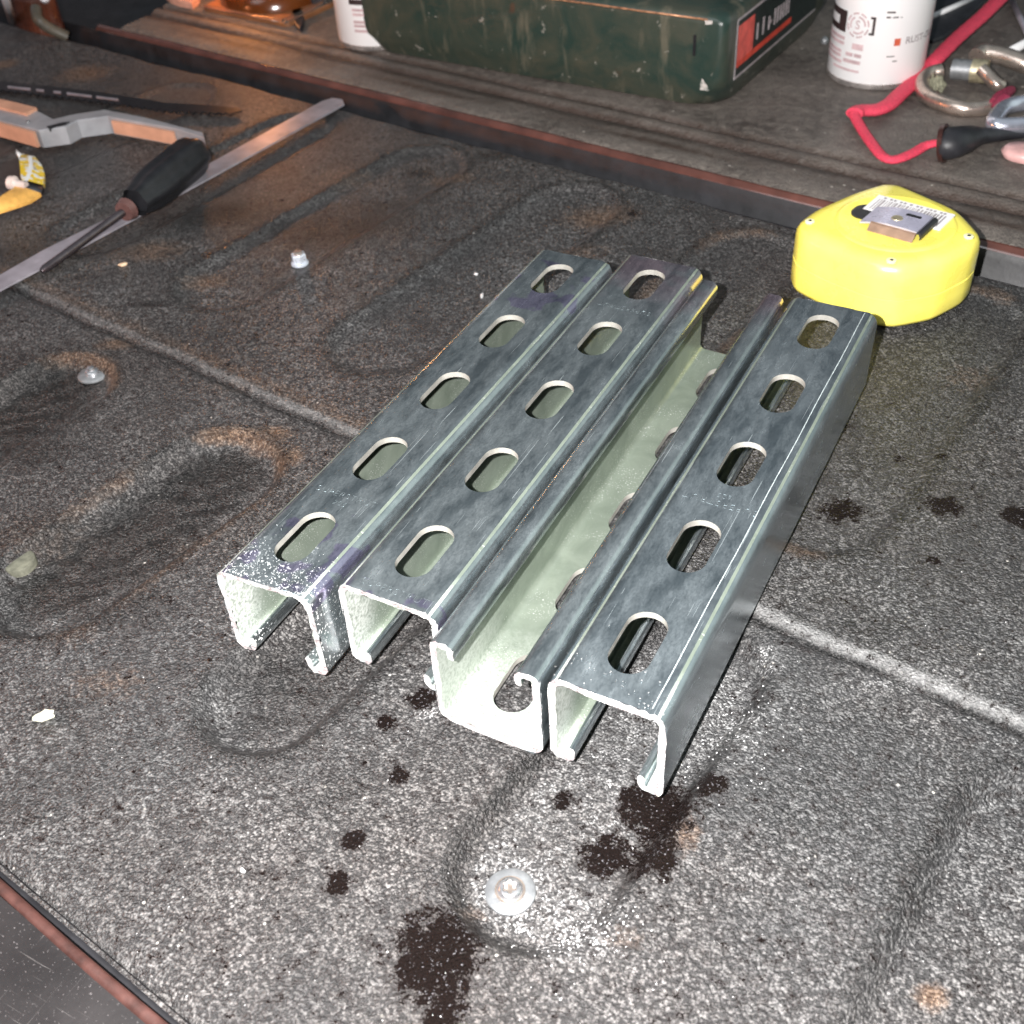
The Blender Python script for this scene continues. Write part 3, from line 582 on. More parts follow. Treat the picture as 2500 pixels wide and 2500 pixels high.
# ================================================================== tape measure
def tape():
    th = thing('tape_measure', 'yellow tape measure lying on its side with belt clip and barcode sticker up', 'tape measure', (0.024, 0.350, 0))
    o = [(-22, 337), (-16, 325), (4, 315), (28, 307), (41, 309), (57, 323), (67, 343), (69, 357), (53, 380), (31, 392), (17, 399), (7, 397), (-5, 380), (-18, 354)]
    o = [((a - 24) * mm, (b - 350) * mm) for a, b in o]; o = chaikin(o, 1, .14); o = chaikin(o, 1, .25)
    prof = [(2.5, 0), (1.0, .8), (0, 3), (0, 10), (.0, 15.6), (.5, 15.9), (.5, 16.5), (0, 16.8), (0, 27), (.5, 31), (2.0, 33.8), (4.5, 35.4), (8, 36.0)]
    mb = MB(); mb.loft([[(x, y, z * mm) for x, y in inset(o, d * mm)] for d, z in prof]); mb.build('case', M['yellow'], th, 50)
    d = MB(); cx, cy = .002, .000      # raised round boss
    d.lathe([(.0305, .0355), (.0302, .0368), (.0290, .0374), (.0278, .0372), (.001, .0373)], 64, (cx, cy)); d.build('round_boss', M['yellow'], th, 40)
    for (x, y) in ((-.0385, -.0135), (.0095, -.0385), (.0385, -.0005)):
        s = MB(); s.lathe([(.0025, .0355), (.0025, .0364), (.0019, .0368), (.0010, .0368)], 20, (x, y)); sc = s.build('screw', simple('pale_yellow_screw', (.80, .76, .42), .35), th, 40)
        s = MB(); s.lathe([(.0010, .0367), (.0008, .03705)], 8, (x + .0002, y - .0006)); s.build('screw_recess', M['black'], sc)
    # clip pocket, sticker, clip: directions in the tape's plane
    a = np.array(Q(2118, 530, .0375)[:2]) - [.024, .350]; b = np.array(Q(2308, 582, .0375)[:2]) - [.024, .350]
    u = (b - a) / np.linalg.norm(b - a); w_ = np.array([-u[1], u[0]])
    if w_[1] < 0: w_ = -w_
    def F(s, t_, z): p = a + u * s * mm + w_ * t_ * mm; return (p[0], p[1], z * mm)
    def plate(mb, s0, s1, t0, t1, z0, z1, r=1.5, mi=0):
        oo = rrect(s0, s1, t0, t1, r); mb.prism([F(x, y, 0)[:2] for x, y in oo], z0 * mm, z1 * mm, 0, mi)
    p = MB(); plate(p, -10, 9, -3.5, 12.5, 37.2, 37.8, 6.5); p.build('rubber_pocket', M['black'], th)
    s_ = MB(); plate(s_, -6, 36, 6.5, 25.5, 37.2, 37.9, .6); s_.build('barcode_sticker', M['white'], th)
    bc = MB(); x = -3.5; rr = random.Random(3)
    while x < 33:
        wd = rr.choice([.35, .5, .8, 1.1]); plate(bc, x, x + wd, 8.6, 21.2, 37.9, 37.96, .01); x += wd + rr.choice([.45, .6, .9])
    x = -2
    while x < 32:
        plate(bc, x, x + 1.3, 22.4, 24.2, 37.9, 37.96, .2); x += rr.choice([1.9, 2.1, 3.4])
    bc.build('barcode', M['inkg'], th)
    c = MB()
    L = []
    for s0, z in ((0, 38.0), (4, 39.0), (9, 40.2), (14, 40.8), (24, 40.9), (30, 40.6)):
        L.append([F(s0, -9.0, z), F(s0, 10.5, z), F(s0, 10.5, z + .9), F(s0, -9.0, z + .9)])
    c.loft(L, smooth=False); cl = c.build('belt_clip', M['clipm'], th)
    e_ = MB(); L = []
    for s0, z, k in ((30, 40.6, 0), (31.2, 40.3, 0), (32.0, 39.2, 0), (32.0, 37.3, 0)):
        L.append([F(s0, -9, z), F(s0, 10.5, z), F(s0 + .8, 10.5, z + .8), F(s0 + .8, -9, z + .8)])
    e_.loft(L, smooth=False); e_.build('clip_end', M['blackp'], cl)
    f_ = MB(); L = []
    for t_, z in ((-9.0, 40.9), (-10.0, 40.4), (-13, 37.6)):
        L.append([F(6, t_, z), F(30, t_, z), F(30, t_, z - .6), F(6, t_, z - .6)])
    f_.loft(L, smooth=False); f_.build('clip_flange', M['copper'], cl)
    h = MB(); h.lathe([(.0030, .0417), (.0027, .0421), (.0022, .0420), (.0015, .0419)], 24, F(16, -1, 0)[:2]); h.build('clip_rivet', M['brass'], cl, 40)
    h = MB(); plate(h, 18, 26, 4.2, 6.6, 41.7, 41.9, .8); h.build('clip_slot', M['black'], cl)
    # grime scratches on the side
    return th
tape()
# ================================================================== green metal case
def case():
    R0 = np.array([-0.1285, 0.5245]); ang = math.radians(-4.0)
    th = thing('metal_case', 'dented dark green metal case with red label standing on the tailgate', 'case', (R0[0], R0[1], 0.0045), ang)
    Lx, Dy = .312, .20
    lay = [(8, 0, 28), (4.5, 1.0, 28), (2.6, 5.5, 25), (1.4, 11, 19), (.3, 15, 13), (0, 22, 8), (0, 40, 7), (0, 57, 7), (.6, 60, 7), (2.0, 62.2, 10), (4.5, 63.6, 9), (30, 66, 9), (34, 66.5, 9), (36, 70, 9), (42, 71.5, 9)]
    mb = MB()
    mb.loft([[(x, y, z * mm) for x, y in rrect(-Lx + d * mm, -d * mm, d * mm, Dy - d * mm, r * mm, 8)] for d, z, r in lay]); body = mb.build('case_shell', M['case'], th, 40)
    # worn corner paint, keyhole slot, orange reflection along the top edge made as a coloured tube
    s = MB(); s.prism([(x * mm, z * mm) for x, z in rrect(-23.4, -21.4, 36, 50, .9)], 0, .0008); sl = s.build('latch_slot', M['black'], th)
    sl.rotation_euler = (math.radians(90), 0, 0); sl.location = (0, .0003, 0)
    wv = MB(); L = []
    for k in range(22):
        z = (14 + 46 * k / 21); j = random.uniform(-1, 1)
        L.append([((-13.5 - 2.5 + j) * mm, -.0003 + (.0003 if abs(z - 30) < 30 else 0), z * mm), ((-13.5 + 2.4 + j * .6) * mm, .0002, z * mm), ((-11 + 2.4 + j * .6) * mm, .0030, z * mm), ((-16) * mm, .0030, z * mm)])
    wv.loft(L, smooth=False); wv.build('chipped_corner', M['edge'], th)
    rd = MB(); rd.tube([(-.18 * 1.0, -.0002, .0605), (-.14, -.0004, .0603), (-.10, -.0003, .0605), (-.06, -.0004, .0604), (-.014, -.0001, .0605)], .0006, 6); rd.build('edge_reflection', simple('orange_reflection', (.55, .26, .14), .35, .5, .5, 300), th)
    # label on the right-hand side (plane x = 0)
    lb = MB()
    def pl(y0, y1, z0, z1, lift, mi): lb.add([(lift, y0 * mm, z0 * mm), (lift, y1 * mm, z0 * mm), (lift, y1 * mm, z1 * mm), (lift, y0 * mm, z1 * mm)], [(0, 1, 2, 3)], False, mi)
    def slab(y0, y1, z0, z1, lift, mi): lb.box(-.0005, lift, y0 * mm, y1 * mm, z0 * mm, z1 * mm, mi)
    slab(17, 170, 17, 57, .0003, 0)          # pale border
    slab(18.5, 170, 18.8, 55.5, .0004, 1)    # black field
    slab(19.5, 46, 28, 52, .0006, 2)         # red block
    slab(19.5, 118, 24.5, 28.2, .0007, 3)     # red stripe
    lb.build('side_label', [M['inkg'], simple('black_label', (.015, .022, .02), .35), simple('faded_red', (.62, .10, .08), .4), simple('red_stripe', (.55, .06, .035), .4)], th)
    me = MB(); rr = random.Random(5)
    y = 52
    while y < 112:                          # illegible grey capitals
        hgt = rr.uniform(9, 12); me.box(.0004, .0007, y * mm, (y + 2.2) * mm, .033, (33 + hgt) * mm)
        if rr.random() < .7: me.box(.0004, .00068, (y + 2.2) * mm, (y + 5.4) * mm, .0365, .0388)
        if rr.random() < .6: me.box(.0004, .0007, (y + 5.4) * mm, (y + 7.2) * mm, .033, (33 + hgt) * mm)
        y += 10.5
    me.build('label_print', M['inkg'], th)
    return th
case()
# ================================================================== spray cans
def can(loc, face, label, text=True):
    th = thing('spray_can', label, 'spray can', (loc[0], loc[1], 0.0045)); R_ = .0332
    b = MB(); b.lathe([(.0300, .0), (.0322, .0006), (.0331, .0025), (.0331, .0045)], 64); b.build('base_rim', simple('bare_tin', (.62, .58, .56), .3, .8), th, 40)
    b = MB(); b.lathe([(.0326, .0045), (R_, .0055), (R_, .150), (.0315, .156), (.026, .168), (.020, .174), (.019, .176)], 96); body = b.build('can_body', M['white'], th, 40)
    b = MB(); b.lathe([(.018, .1758), (.018, .20), (.016, .202)], 40); b.build('cap', M['blackp'], th, 40)
    def wrap(mb_, s0, z0, rot=0.0, lift=.0002):
        """flat (x, y, e) in metres -> on the can's skin, x along the girth from the facing direction"""
        def fn(x, y, e_):
            a = face + (s0 + x) / R_; r = R_ + lift + abs(e_); return (r * math.cos(a), r * math.sin(a), z0 + y)
        return fn
    def bars(specs, mat, nm, lift=.00015):
        mb = MB()
        for s0, s1, z0, z1 in specs:
            n = max(2, int((s1 - s0) / 1.2)); L = []
            for k in range(n + 1):
                a = face + (s0 + (s1 - s0) * k / n) * mm / R_
                L.append([((R_ + h) * math.cos(a), (R_ + h) * math.sin(a), z * mm) for h, z in ((-.0002, z0), (lift, z0), (lift, z1), (-.0002, z1))])
            mb.loft(L, smooth=False)
        return mb.build(nm, mat, body)
    bars([(-52, -25.4, 45.6, 50), (-52, -25.4, 36, 40), (-33, -25.4, 40, 45.6), (-52, -50, 40, 45.6), (-5.6, -3.8, 37.5, 49.5), (-7.4, -5.6, 48, 49.5), (-7.4, -5.6, 37.5, 39), (-52, -29, 62, 66), (-52, -33, 66, 72), (-52, -37, 72, 90)], M['ink'], 'black_band')
    rr = random.Random(2); sp_ = []
    for z in (31.0, 27.6, 22.0, 19.0, 15.2): sp_.append((-50, -26 + rr.uniform(-1, 1), z, z + 2.1))
    bars(sp_, M['inkp'], 'small_print')
    sp_ = [(-18, -9.8, 26.6, 30.6), (-22.5, -16.6, 21.6, 24), (-15.6, -10.4, 21.6, 24), (-24, -10.4, 17, 19.4), (-34, -10.6, 11.4, 13)]
    bars(sp_, M['inkp'], 'printed_lines')
    if text:
        mb = MB()
        for r0, r1, gaps in ((7.2, 8.3, 8), (4.8, 6.0, 3)):       # round emblem of broken rings
            for g in range(gaps):
                a0 = 2 * math.pi * g / gaps; a1 = a0 + 2 * math.pi / gaps * .72; L = []
                for k in range(7):
                    a = a0 + (a1 - a0) * k / 6; fn = wrap(None, -.0158, .0428)
                    L.append([fn(r * mm * math.cos(a), r * mm * math.sin(a), h) for r, h in ((r0, 0), (r1, 0), (r1, .0001), (r0, .0001))])
                mb.loft(L, smooth=False)
        me = text_mesh('S', .0080, .00005, 1, .0001); fn = wrap(None, -.0158, .0428); remap(me, lambda a, b, c: fn(a, b, c)); addmesh(mb, me)
        mb.build('round_emblem', M['inkp'], body)
        me = text_mesh('RUST-OLEUM', .0064, .00005, 1.0, .00012); fn = wrap(None, .0182 + max(v.co.x for v in me.vertices), .0336); remap(me, lambda a, b, c: fn(a, b, c))
        mb = MB(); addmesh(mb, me); mb.build('brand_lettering', M['inkg'], body)
        bars([(10.2, 14.4, 30.8, 35.6)], M['inkr'], 'red_square')
        bars([(2.6, 8, 52.4, 53.4), (2.6, 5.4, 49.2, 50.2), (6.8, 10.6, 49.2, 50.0), (12, 13, 49.2, 49.8), (6.5, 11.8, 23.6, 24.2), (11, 14, 20.2, 20.9)], M['ink'], 'print_marks')
    return th
pf = Q(2128, 219, .0045); d = pf[:2] - CP[:2]; d /= np.linalg.norm(d); cc = pf[:2] + d * .0300
face = math.atan2(-d[1], -d[0])
can(cc, face, 'white spray can with black and pink print standing right of the green case')
pf = Q(932, 124, .0045); d = pf[:2] - CP[:2]; d /= np.linalg.norm(d); c2 = pf[:2] + d * .031
can(c2, math.atan2(-d[1], -d[0]) + .9, 'white spray can half hidden behind the left end of the green case', text=False)

# ================================================================== bolts, nuts, plugs, crumbs
def torx_bolt(px, py, washer_r, head_r, name, label, seat, torx=True, k=K):
    c = P(px, py, seat, k); seat = float(liner_height(c[:1], c[1:2])[0]) + .0002; c = P(px, py, seat, k); th = thing(name, label, 'bolt', (c[0], c[1], seat))
    w_ = MB(); w_.lathe([(washer_r, 0), (washer_r, .0009), (washer_r - .0005, .0013), (head_r + .0012, .0017), (head_r * .9, .0017)], 48); w_.build('washer', M['washer'], th, 40)
    h = MB()
    if torx:
        n = 48
        def lo(r, z): return [(r * math.cos(2 * math.pi * i / n), r * math.sin(2 * math.pi * i / n), z) for i in range(n)]
        def star(r, z): return [(r * (1 + .17 * math.cos(6 * 2 * math.pi * i / n)) * math.cos(2 * math.pi * i / n), r * (1 + .17 * math.cos(6 * 2 * math.pi * i / n)) * math.sin(2 * math.pi * i / n), z) for i in range(n)]
        w2 = MB(); w2.lathe([(head_r * 1.16, .0016), (head_r * 1.14, .0019), (head_r * 1.0, .0019)], 40); w2.build('washer_shadow', M['tarn'], th, 40)  # darker metal ring stands in for the shadow round the bolt head
        h.loft([lo(head_r, .0015), lo(head_r * .97, .0023), lo(head_r * .86, .0032), lo(head_r * .68, .0037), star(head_r * .52, .0037), star(head_r * .46, .0012)])
    else:
        h.lathe([(head_r, .0015), (head_r, .0030), (head_r * .8, .0036), (head_r * .55, .0037), (head_r * .5, .0050), (head_r * .3, .0052)], 24)
    h.build('bolt_head', M['steel'], th, 35); return th
torx_bolt(963, 1684, .0082, .0043, 'washer_bolt', 'silver star socket bolt with wide washer in the liner at the bottom centre', -0.0035)
torx_bolt(176, 708, .0080, .0036, 'washer_bolt', 'small bolt head on a wide washer at the left, below the screwdriver', -0.0030, False)
def nut():
    c = P(564, 487, 0); th = thing('hex_nut', 'small zinc flange nut and stub standing loose on the liner', 'nut', (c[0], c[1], float(liner_height(c[:1], c[1:2])[0]) + .0003), .35)
    a = MB(); a.lathe([(.0052, 0), (.0052, .0010), (.0040, .0018), (.0036, .0020)], 32); a.build('flange', M['brightz'], th, 35)
    b = MB(); L = [[(r * math.cos(math.radians(60 * i)), r * math.sin(math.radians(60 * i)), z) for i in range(6)] for r, z in ((.0043, .0016), (.0045, .0022), (.0045, .0060), (.0041, .0066))]
    b.loft(L, smooth=False); b.build('nut_body', M['brightz'], th)
    s = MB(); s.lathe([(.0026, .006), (.0026, .0078), (.0021, .0082)], 20); s.build('thread_stub', M['tarn'], th, 35)
nut()
c = P(30, 1046, -.003); o = MB().lathe([(.0070, -.004), (.0070, 0), (.0068, .0005), (.0062, .0007)], 32, c[:2]); o = o.build('flat_plug', M['plug'], sharp=40, off=(c[0], c[1], 0)); o.location = (c[0], c[1], float(liner_height(c[:1], c[1:2])[0]) + .0007)
tag(o, 'flat olive grey disc set in the liner at the left edge', 'plug')
def crumb(px, py, r, mat, label, name='crumb', q=.6):
    c = P(px, py, 0); h = float(liner_height(np.array([c[0]]), np.array([c[1]]))[0]); rr = random.Random(int(px)); n = 9
    L = [[(k * r * (1 + .25 * math.sin(2.1 * i + px)) * math.cos(2 * math.pi * i / n), k * r * q * (1 + .2 * math.cos(3 * i)) * math.sin(2 * math.pi * i / n), z * r) for i in range(n)] for k, z in ((.8, -.2), (1, .15), (.7, .4), (.25, .5))]
    o = MB().loft(L, smooth=False).build(name, mat); o.location = (c[0], c[1], h + .0002); o.rotation_euler = (0, 0, rr.uniform(0, 3)); tag(o, label, 'debris')
crumb(80, 1342, .0042, M['chip'], 'pale green flat crumb on the liner at lower left', 'plastic_flake')
crumb(232, 497, .0028, M['chipo'], 'tan crumb between the screwdriver tip and the small nut', 'plastic_flake')
crumb(908, 547, .0026, M['filings'], 'white flake just left of the leftmost channel far end', 'metal_flake', .35)
crumb(897, 505, .0013, M['filings'], 'tiny white flake left of the slot at the leftmost channel far end', 'metal_flake')
crumb(455, 1635, .0012, M['filings'], 'tiny white speck on the liner below the leftmost channel', 'metal_flake')
# loose filings: one uncountable scatter
mb = MB()
def flake(x, y, z, r):
    a = random.uniform(0, 6.28); p = [(x + r * math.cos(a + k * 2.2) * random.uniform(.5, 1.2), y + r * math.sin(a + k * 2.2) * random.uniform(.5, 1.2), z + random.uniform(0, .5) * r) for k in range(3)]
    mb.add(p + [(x, y, z - r * .3)], [(0, 1, 2), (0, 1, 3), (1, 2, 3), (2, 0, 3)])
for _ in range(800):
    t_ = random.random()
    if t_ < .25: px, py = random.gauss(1090, 70), random.gauss(1740, 40)
    elif t_ < .45: px, py = random.gauss(1360, 60), random.gauss(1340, 90)
    elif t_ < .55: px, py = random.gauss(800, 20), random.gauss(1330, 20)
    else: px, py = random.uniform(0, 1932), random.uniform(500, 1932)
    c = P(px, py, 0)
    h = float(liner_height(np.array([c[0]]), np.array([c[1]]))[0])
    if -.135 < c[0] < .042 and -.01 < c[1] < .26: continue
    if st(c[0], c[1])[1] < -.134: continue
    flake(c[0], c[1], h + .0004, random.uniform(.00018, .0005) * (1 if t_ < .55 else .8))
tag(mb.build('metal_filings', M['filings']), 'bright metal filings scattered over the liner', 'filings', kind='stuff')
mb = MB()
for _ in range(420):                                    # filings on the near ends of the channels
    u = random.uniform(1, 40); v = abs(random.gauss(0, 12)); ch = random.choice((0, 0, 0, 1, 2))
    x0, y0, z = ((-131.4, -4.6, 41.45), (-42.6, -2.6, 3.0), (0, 0, 41.45))[ch]
    if abs(u - 20) < 8 and 10 < v < 43: continue
    flake((x0 + u) * mm, (y0 + v) * mm, z * mm + .0001, random.uniform(.00012, .0003))
tag(mb.build('metal_filings', M['filings']), 'bright saw filings lying on the near ends of the channels', 'filings', kind='stuff')

# ================================================================== hand tools at the left
def strip():
    up = [(0, 1450), (230, 1318), (650, 1110), (1040, 897), (1690, 536)]; lo = [(1806, 552), (1080, 950), (400, 1316), (0, 1528)]
    k = 1 / 2.147; pts = [Q(x * k, y * k, .001)[:2] for x, y in up] + [Q(1745 * k, 520 * k, .001)[:2], Q(1795 * k, 528 * k, .001)[:2]] + [Q(x * k, y * k, .001)[:2] for x, y in lo]
    a, b = pts[0], pts[-1]; d = np.array(b) - np.array(pts[-2]); d /= np.linalg.norm(d); pts = [tuple(np.array(a) + d * .03)] + pts[0:] + [tuple(np.array(b) + d * .03)]
    pts = [tuple(p) for p in pts]; cx = np.mean([p[0] for p in pts]); cy = np.mean([p[1] for p in pts])
    o = MB().prism([(p[0] - cx, p[1] - cy) for p in pts], 0, .0012).build('metal_strip', M['satin']); o.location = (cx, cy, .0008)
    tag(o, 'long flat grey metal strip lying under the black screwdriver', 'metal strip')
strip()
def screwdriver():
    A = np.array(P(372, 287, .013)); B = np.array(P(243, 392, .0125)); C_ = np.array(P(78, 512, .0022))
    th = thing('screwdriver', 'screwdriver with fat black handle resting on the flat metal strip', 'screwdriver', (B[0], B[1], 0))
    o = -np.array([B[0], B[1], 0]); ax = (B - A); L = np.linalg.norm(ax); ax /= L; side = np.cross(ax, [0, 0, 1]); side /= np.linalg.norm(side); upv = np.cross(side, ax)
    mb = MB(); n = 60; loops = []
    for s, r in ((-.0035, .003), (-.002, .0070), (0, .0095), (.004, .0117), (.010, .0126), (.025, .0128), (.06, .0126), (.075, .0116), (.085, .0095), (.092, .0088), (L, .0100), (L + .002, .0095)):
        c = A + ax * s * (L / .1 if s < .1 else 1) if s < .1 else A + ax * s
        loops.append([tuple(c + o + r * (1 + .06 * math.cos(6 * 2 * math.pi * i / n)) * (side * math.cos(2 * math.pi * i / n) + upv * math.sin(2 * math.pi * i / n))) for i in range(n)])
    mb.loft(loops); mb.build('handle', M['black'], th, 50)
    f = MB(); f.tube([B + o + ax * .001, B + o + ax * .0055], [.0072, .0060], 20); f.build('collar', simple('smoky_brown_plastic', (.10, .05, .045), .3), th, 40)
    ax2 = (C_ - B); l2 = np.linalg.norm(ax2); ax2 /= l2
    s = MB(); s.tube([B + o + ax2 * t_ for t_ in (.003, .03, l2 - .012, l2 - .003, l2)], [.0026, .0025, .0025, .0026, .0016], 20); s.build('shaft', simple('dark_shiny_steel', (.16, .13, .14), .2, .9), th, 40)
screwdriver()
def frame():
    k = 1 / 3.513
    def pt(x, y, z): q = Q(x * k, 150 + y * k, z); return (q[0], q[1])
    zt = .0135
    far = [(-260, 290), (0, 345), (330, 425), (460, 492), (640, 450), (900, 412), (1250, 478), (1740, 606)]
    near = [(1752, 655), (1500, 572), (920, 470), (660, 505), (560, 560), (330, 590), (0, 505), (-260, 450)]
    pts = [pt(x, y, zt) for x, y in far + near]; c = np.mean(pts, 0); pts = [(p[0] - c[0], p[1] - c[1]) for p in pts]
    th = thing('folding_saw', 'orange and grey folding saw handle lying left behind the screwdriver', 'saw handle', (c[0], c[1], 0))
    MB().prism(pts, .0008, zt, .0006).build('frame_body', M['grey'], th)
    def strip2(line, z0, z1, mat, nm, dn):
        L = []
        for x, y in line:
            q = np.array(pt(x, y, zt)) - c; L.append([(q[0] + dn[0] * a, q[1] + dn[1] * a, z) for a, z in ((0, z0), (1, z0), (1, z1), (0, z1))])
        MB().loft(L, smooth=False).build(nm, mat, th)
    strip2([(1490, 574), (1250, 528), (960, 478)], .0025, .0115, M['orange'], 'orange_grip', (.0004, -.0022))
    strip2([(300, 592), (150, 550), (0, 508), (-260, 452)], .0020, .0128, M['orange'], 'orange_grip', (.0004, -.0025))
    strip2([(320, 418), (150, 376), (0, 342), (-260, 288)], .0060, .0155, M['orange'], 'orange_grip', (.001, -.011))
    sl = MB().prism([tuple(np.array(pt(x, y, zt)) - c) for x, y in ((400, 560), (540, 525), (600, 520), (560, 548), (420, 580))], zt - .002, zt + .0004).build('slot', M['black'], th)
    q = np.array(pt(240, 520, zt)) - c; MB().lathe([(.0015, zt), (.0013, zt + .0008), (.0005, zt + .001)], 12, q).build('rivet', M['washer'], th, 40)
frame()
def sawblade():
    k = 1 / 2.147
    up = [(-120, 418), (0, 432), (300, 462), (560, 494), (870, 545), (1100, 558), (1245, 572)]; 
    pts = [Q(x * k, y * k, .001)[:2] for x, y in up] + [Q(1268 * k, 585 * k, .001)[:2]]
    lo = []; N = 70
    P0 = [(1225, 604), (870, 588), (650, 556), (300, 512), (0, 478), (-120, 464)]; xs = [p[0] for p in P0][::-1]; ys = [p[1] for p in P0][::-1]
    for i in range(N):
        x = 1225 - (1225 + 120) * i / (N - 1); y = np.interp(x, xs, ys); lo.append(Q(x * k, (y + (4 if i % 2 else -6)) * k, .001)[:2])
    pts += lo; c = np.mean(pts, 0); th = thing('loose_saw_blade', 'thin black toothed saw blade lying flat at the far left', 'saw blade', (c[0], c[1], 0))  # a loose blade without a handle
    MB().prism([tuple(p - c) for p in pts], .0006, .0020).build('blade', M['black'], th)
    m = MB()
    for x0, x1 in ((40, 160), (350, 480), (505, 620), (190, 230), (280, 320)):
        q = []
        for x, dy in ((x0, -9), (x1, -9), (x1, 1), (x0, 1)):
            y = np.interp(x, [0, 300, 560, 870], [455, 487, 519, 560]) + dy; q.append(tuple(np.array(Q(x * k, y * k, .0021)[:2]) - c))
        m.prism(q, .0018, .0023)
    m.build('bare_patches', M['satin'], th)
sawblade()
def mat_scrap():
    t = NT('torn_yellow_white_wrapper'); n = t.noise(150, 3, .6, .8)
    c = t.mix(t.ramp(n, [(.50, 0), (.53, 1)]), (.85, .58, .03), (.80, .78, .74)); c = t.mix(t.ramp(t.noise(260, 2), [(.64, 0), (.67, 1)]), c, (.05, .03, .02))
    t.set(color=c, rough=.35, normal=t.bump(n, .6, .002)); return t.m
def scrap():
    k = 1 / 3.513
    outer = [(150, 800), (215, 792), (300, 805), (355, 880), (382, 960), (372, 1060), (345, 1130), (260, 1185), (120, 1240), (0, 1272), (-80, 1285)]
    inner = [(160, 822), (185, 880), (195, 960), (190, 1035), (215, 1075), (190, 1090), (150, 1110), (120, 1150), (60, 1190), (0, 1235), (-80, 1255)]
    O = [np.array(Q(x * k, 150 + y * k, .004)[:2]) for x, y in outer]; I = [np.array(Q(x * k, 150 + y * k, .004)[:2]) for x, y in inner]; c = O[5]
    th = thing('plastic_scrap', 'torn curled yellow and white plastic scrap at the left edge', 'scrap', (c[0], c[1], 0))
    L = []
    for i in range(len(O)):
        o_, n_ = O[i] - c, I[i] - c; m_ = (o_ + n_) / 2
        L.append([(o_[0], o_[1], .0006), (o_[0], o_[1], .0030), (m_[0], m_[1], .0068), (n_[0], n_[1], .0078), (n_[0], n_[1], .0066), (m_[0], m_[1], .0055)])
    L = [[(a + random.uniform(-.0007, .0007), b + random.uniform(-.0007, .0007), c_ + random.uniform(0, .0012)) for a, b, c_ in l] for l in L]
    MB().loft(L[:6]).build('yellow_shell', mat_scrap(), th, 25)
    MB().loft(L[6:]).build('tan_shell', simple('orange_tan_plastic', (.62, .33, .08), .4, 0, .35, 90, .5, .001), th, 25)
    MB().loft([[(a, b, c_ * 1.1) for a, b, c_ in L[5]], L[6]]).build('dark_clip', M['blackp'], th)
    MB().loft([[(a * 1.0, b, c_ + .0012) for a, b, c_ in L[0]], [(a, b, c_ + .0006) for a, b, c_ in L[1]]]).build('white_tip', M['white'], th)
    s = MB(); L = []
    for x, y in ((262, 830), (270, 900), (255, 980), (225, 1050)):
        for_ = [np.array(Q((x + d_) * k, 150 + y * k, .0068)[:2]) - c for d_ in (-13, 14)]
        L.append([(for_[0][0], for_[0][1], .0072), (for_[1][0], for_[1][1], .0064), (for_[1][0], for_[1][1], .0078), (for_[0][0], for_[0][1], .0086)])
    s.loft(L, smooth=False); s.build('white_stripe', M['white'], th)
    a = np.array(Q(85 * k, 150 + 1040 * k, .009)) - [c[0], c[1], 0]; b = np.array(Q(225 * k, 150 + 1065 * k, .008)) - [c[0], c[1], 0]
    s = MB(); s.tube([a, a + (b - a) * .3, a + (b - a) * .32, b], [.0045, .0050, .0028, .0026], 14); s.build('pale_stem', simple('pale_plastic', (.6, .5, .46), .4), th, 40)
scrap()

# ================================================================== clutter on the tailgate, right
ZG = .0045
def lanyard():
    hp = [Q(x, y, ZG + z) for x, y, z in ((2300, 350, .011), (2325, 348, .012), (2370, 335, .010), (2420, 330, .007), (2520, 322, .005), (2620, 314, .004))]
    th = thing('lanyard_tool', 'glossy black pointed handle with a red braided cord looping from its end', 'tool with lanyard', (hp[0][0], hp[0][1], ZG)); o = -np.array([hp[0][0], hp[0][1], ZG])
    hh = curve(hp, 6); n = len(hh); rr = [np.interp(i / (n - 1), [0, .04, .12, .3, .5, .75, 1], [.0085, .0105, .0118, .0105, .0065, .0040, .0030]) for i in range(n)]
    mb = MB(); mb.tube([p + o for p in hh], rr, 24, flat=.8); mb.build('handle', M['blackp'], th, 50)
    r = MB(); d = (hh[1] - hh[0]); d /= np.linalg.norm(d); r.tube([hh[0] + o - d * .0008, hh[0] + o + d * .0022], [.0112, .0116], 24); r.build('end_ring', simple('brown_black_rim', (.04, .015, .012), .3), th, 40)
    cp = [(2305, 346, .010), (2262, 355, .006), (2228, 374, .0045), (2185, 390, .004), (2155, 382, .004), (2128, 350, .004), (2106, 318, .004), (2090, 290, .005), (2086, 278, .006), (2100, 270, .005), (2140, 268, .004), (2170, 255, .004), (2195, 232, .004), (2225, 205, .004), (2262, 170, .006), (2290, 140, .010), (2340, 90, .012), (2395, 42, .014), (2440, -2, .016), (2490, -50, .016)]
    pts = curve([Q(x, y, ZG + z) for x, y, z in cp], 10)
    m2 = MB(); L = []; nn = len(pts)
    rad = []
    for i in range(nn): rad.append((.0036 if i < nn * .42 else .0056) * (1 + .04 * math.sin(i * 2.2)))
    m2.tube([p + o for p in pts], rad, 14, flat=.62); m2.build('red_cord', M['red'], th, 60)
lanyard()
def carabiner(pts, r, name, label, mat, sleeve=None, z=.006):
    w_ = [Q(x, y, ZG + zz) for x, y, zz in pts]; c = np.mean(w_, 0); th = thing(name, label, 'carabiner', (c[0], c[1], ZG)); o = -np.array([c[0], c[1], ZG])
    p = curve([q + o for q in w_], 8); MB().tube(p, r, 16).build('ring', mat, th, 60)
    if sleeve:
        s = [Q(x, y, ZG + zz) + o for x, y, zz in sleeve]
        n = len(s); MB().tube([s[0], s[0] + (s[1] - s[0]) * .55], .0068, 18).build('gate_sleeve', M['washer'], th, 40)
        MB().tube([s[0] + (s[1] - s[0]) * .56, s[1]], .0078, 18).build('knurled_nut', M['brass'], th, 40)
    return th
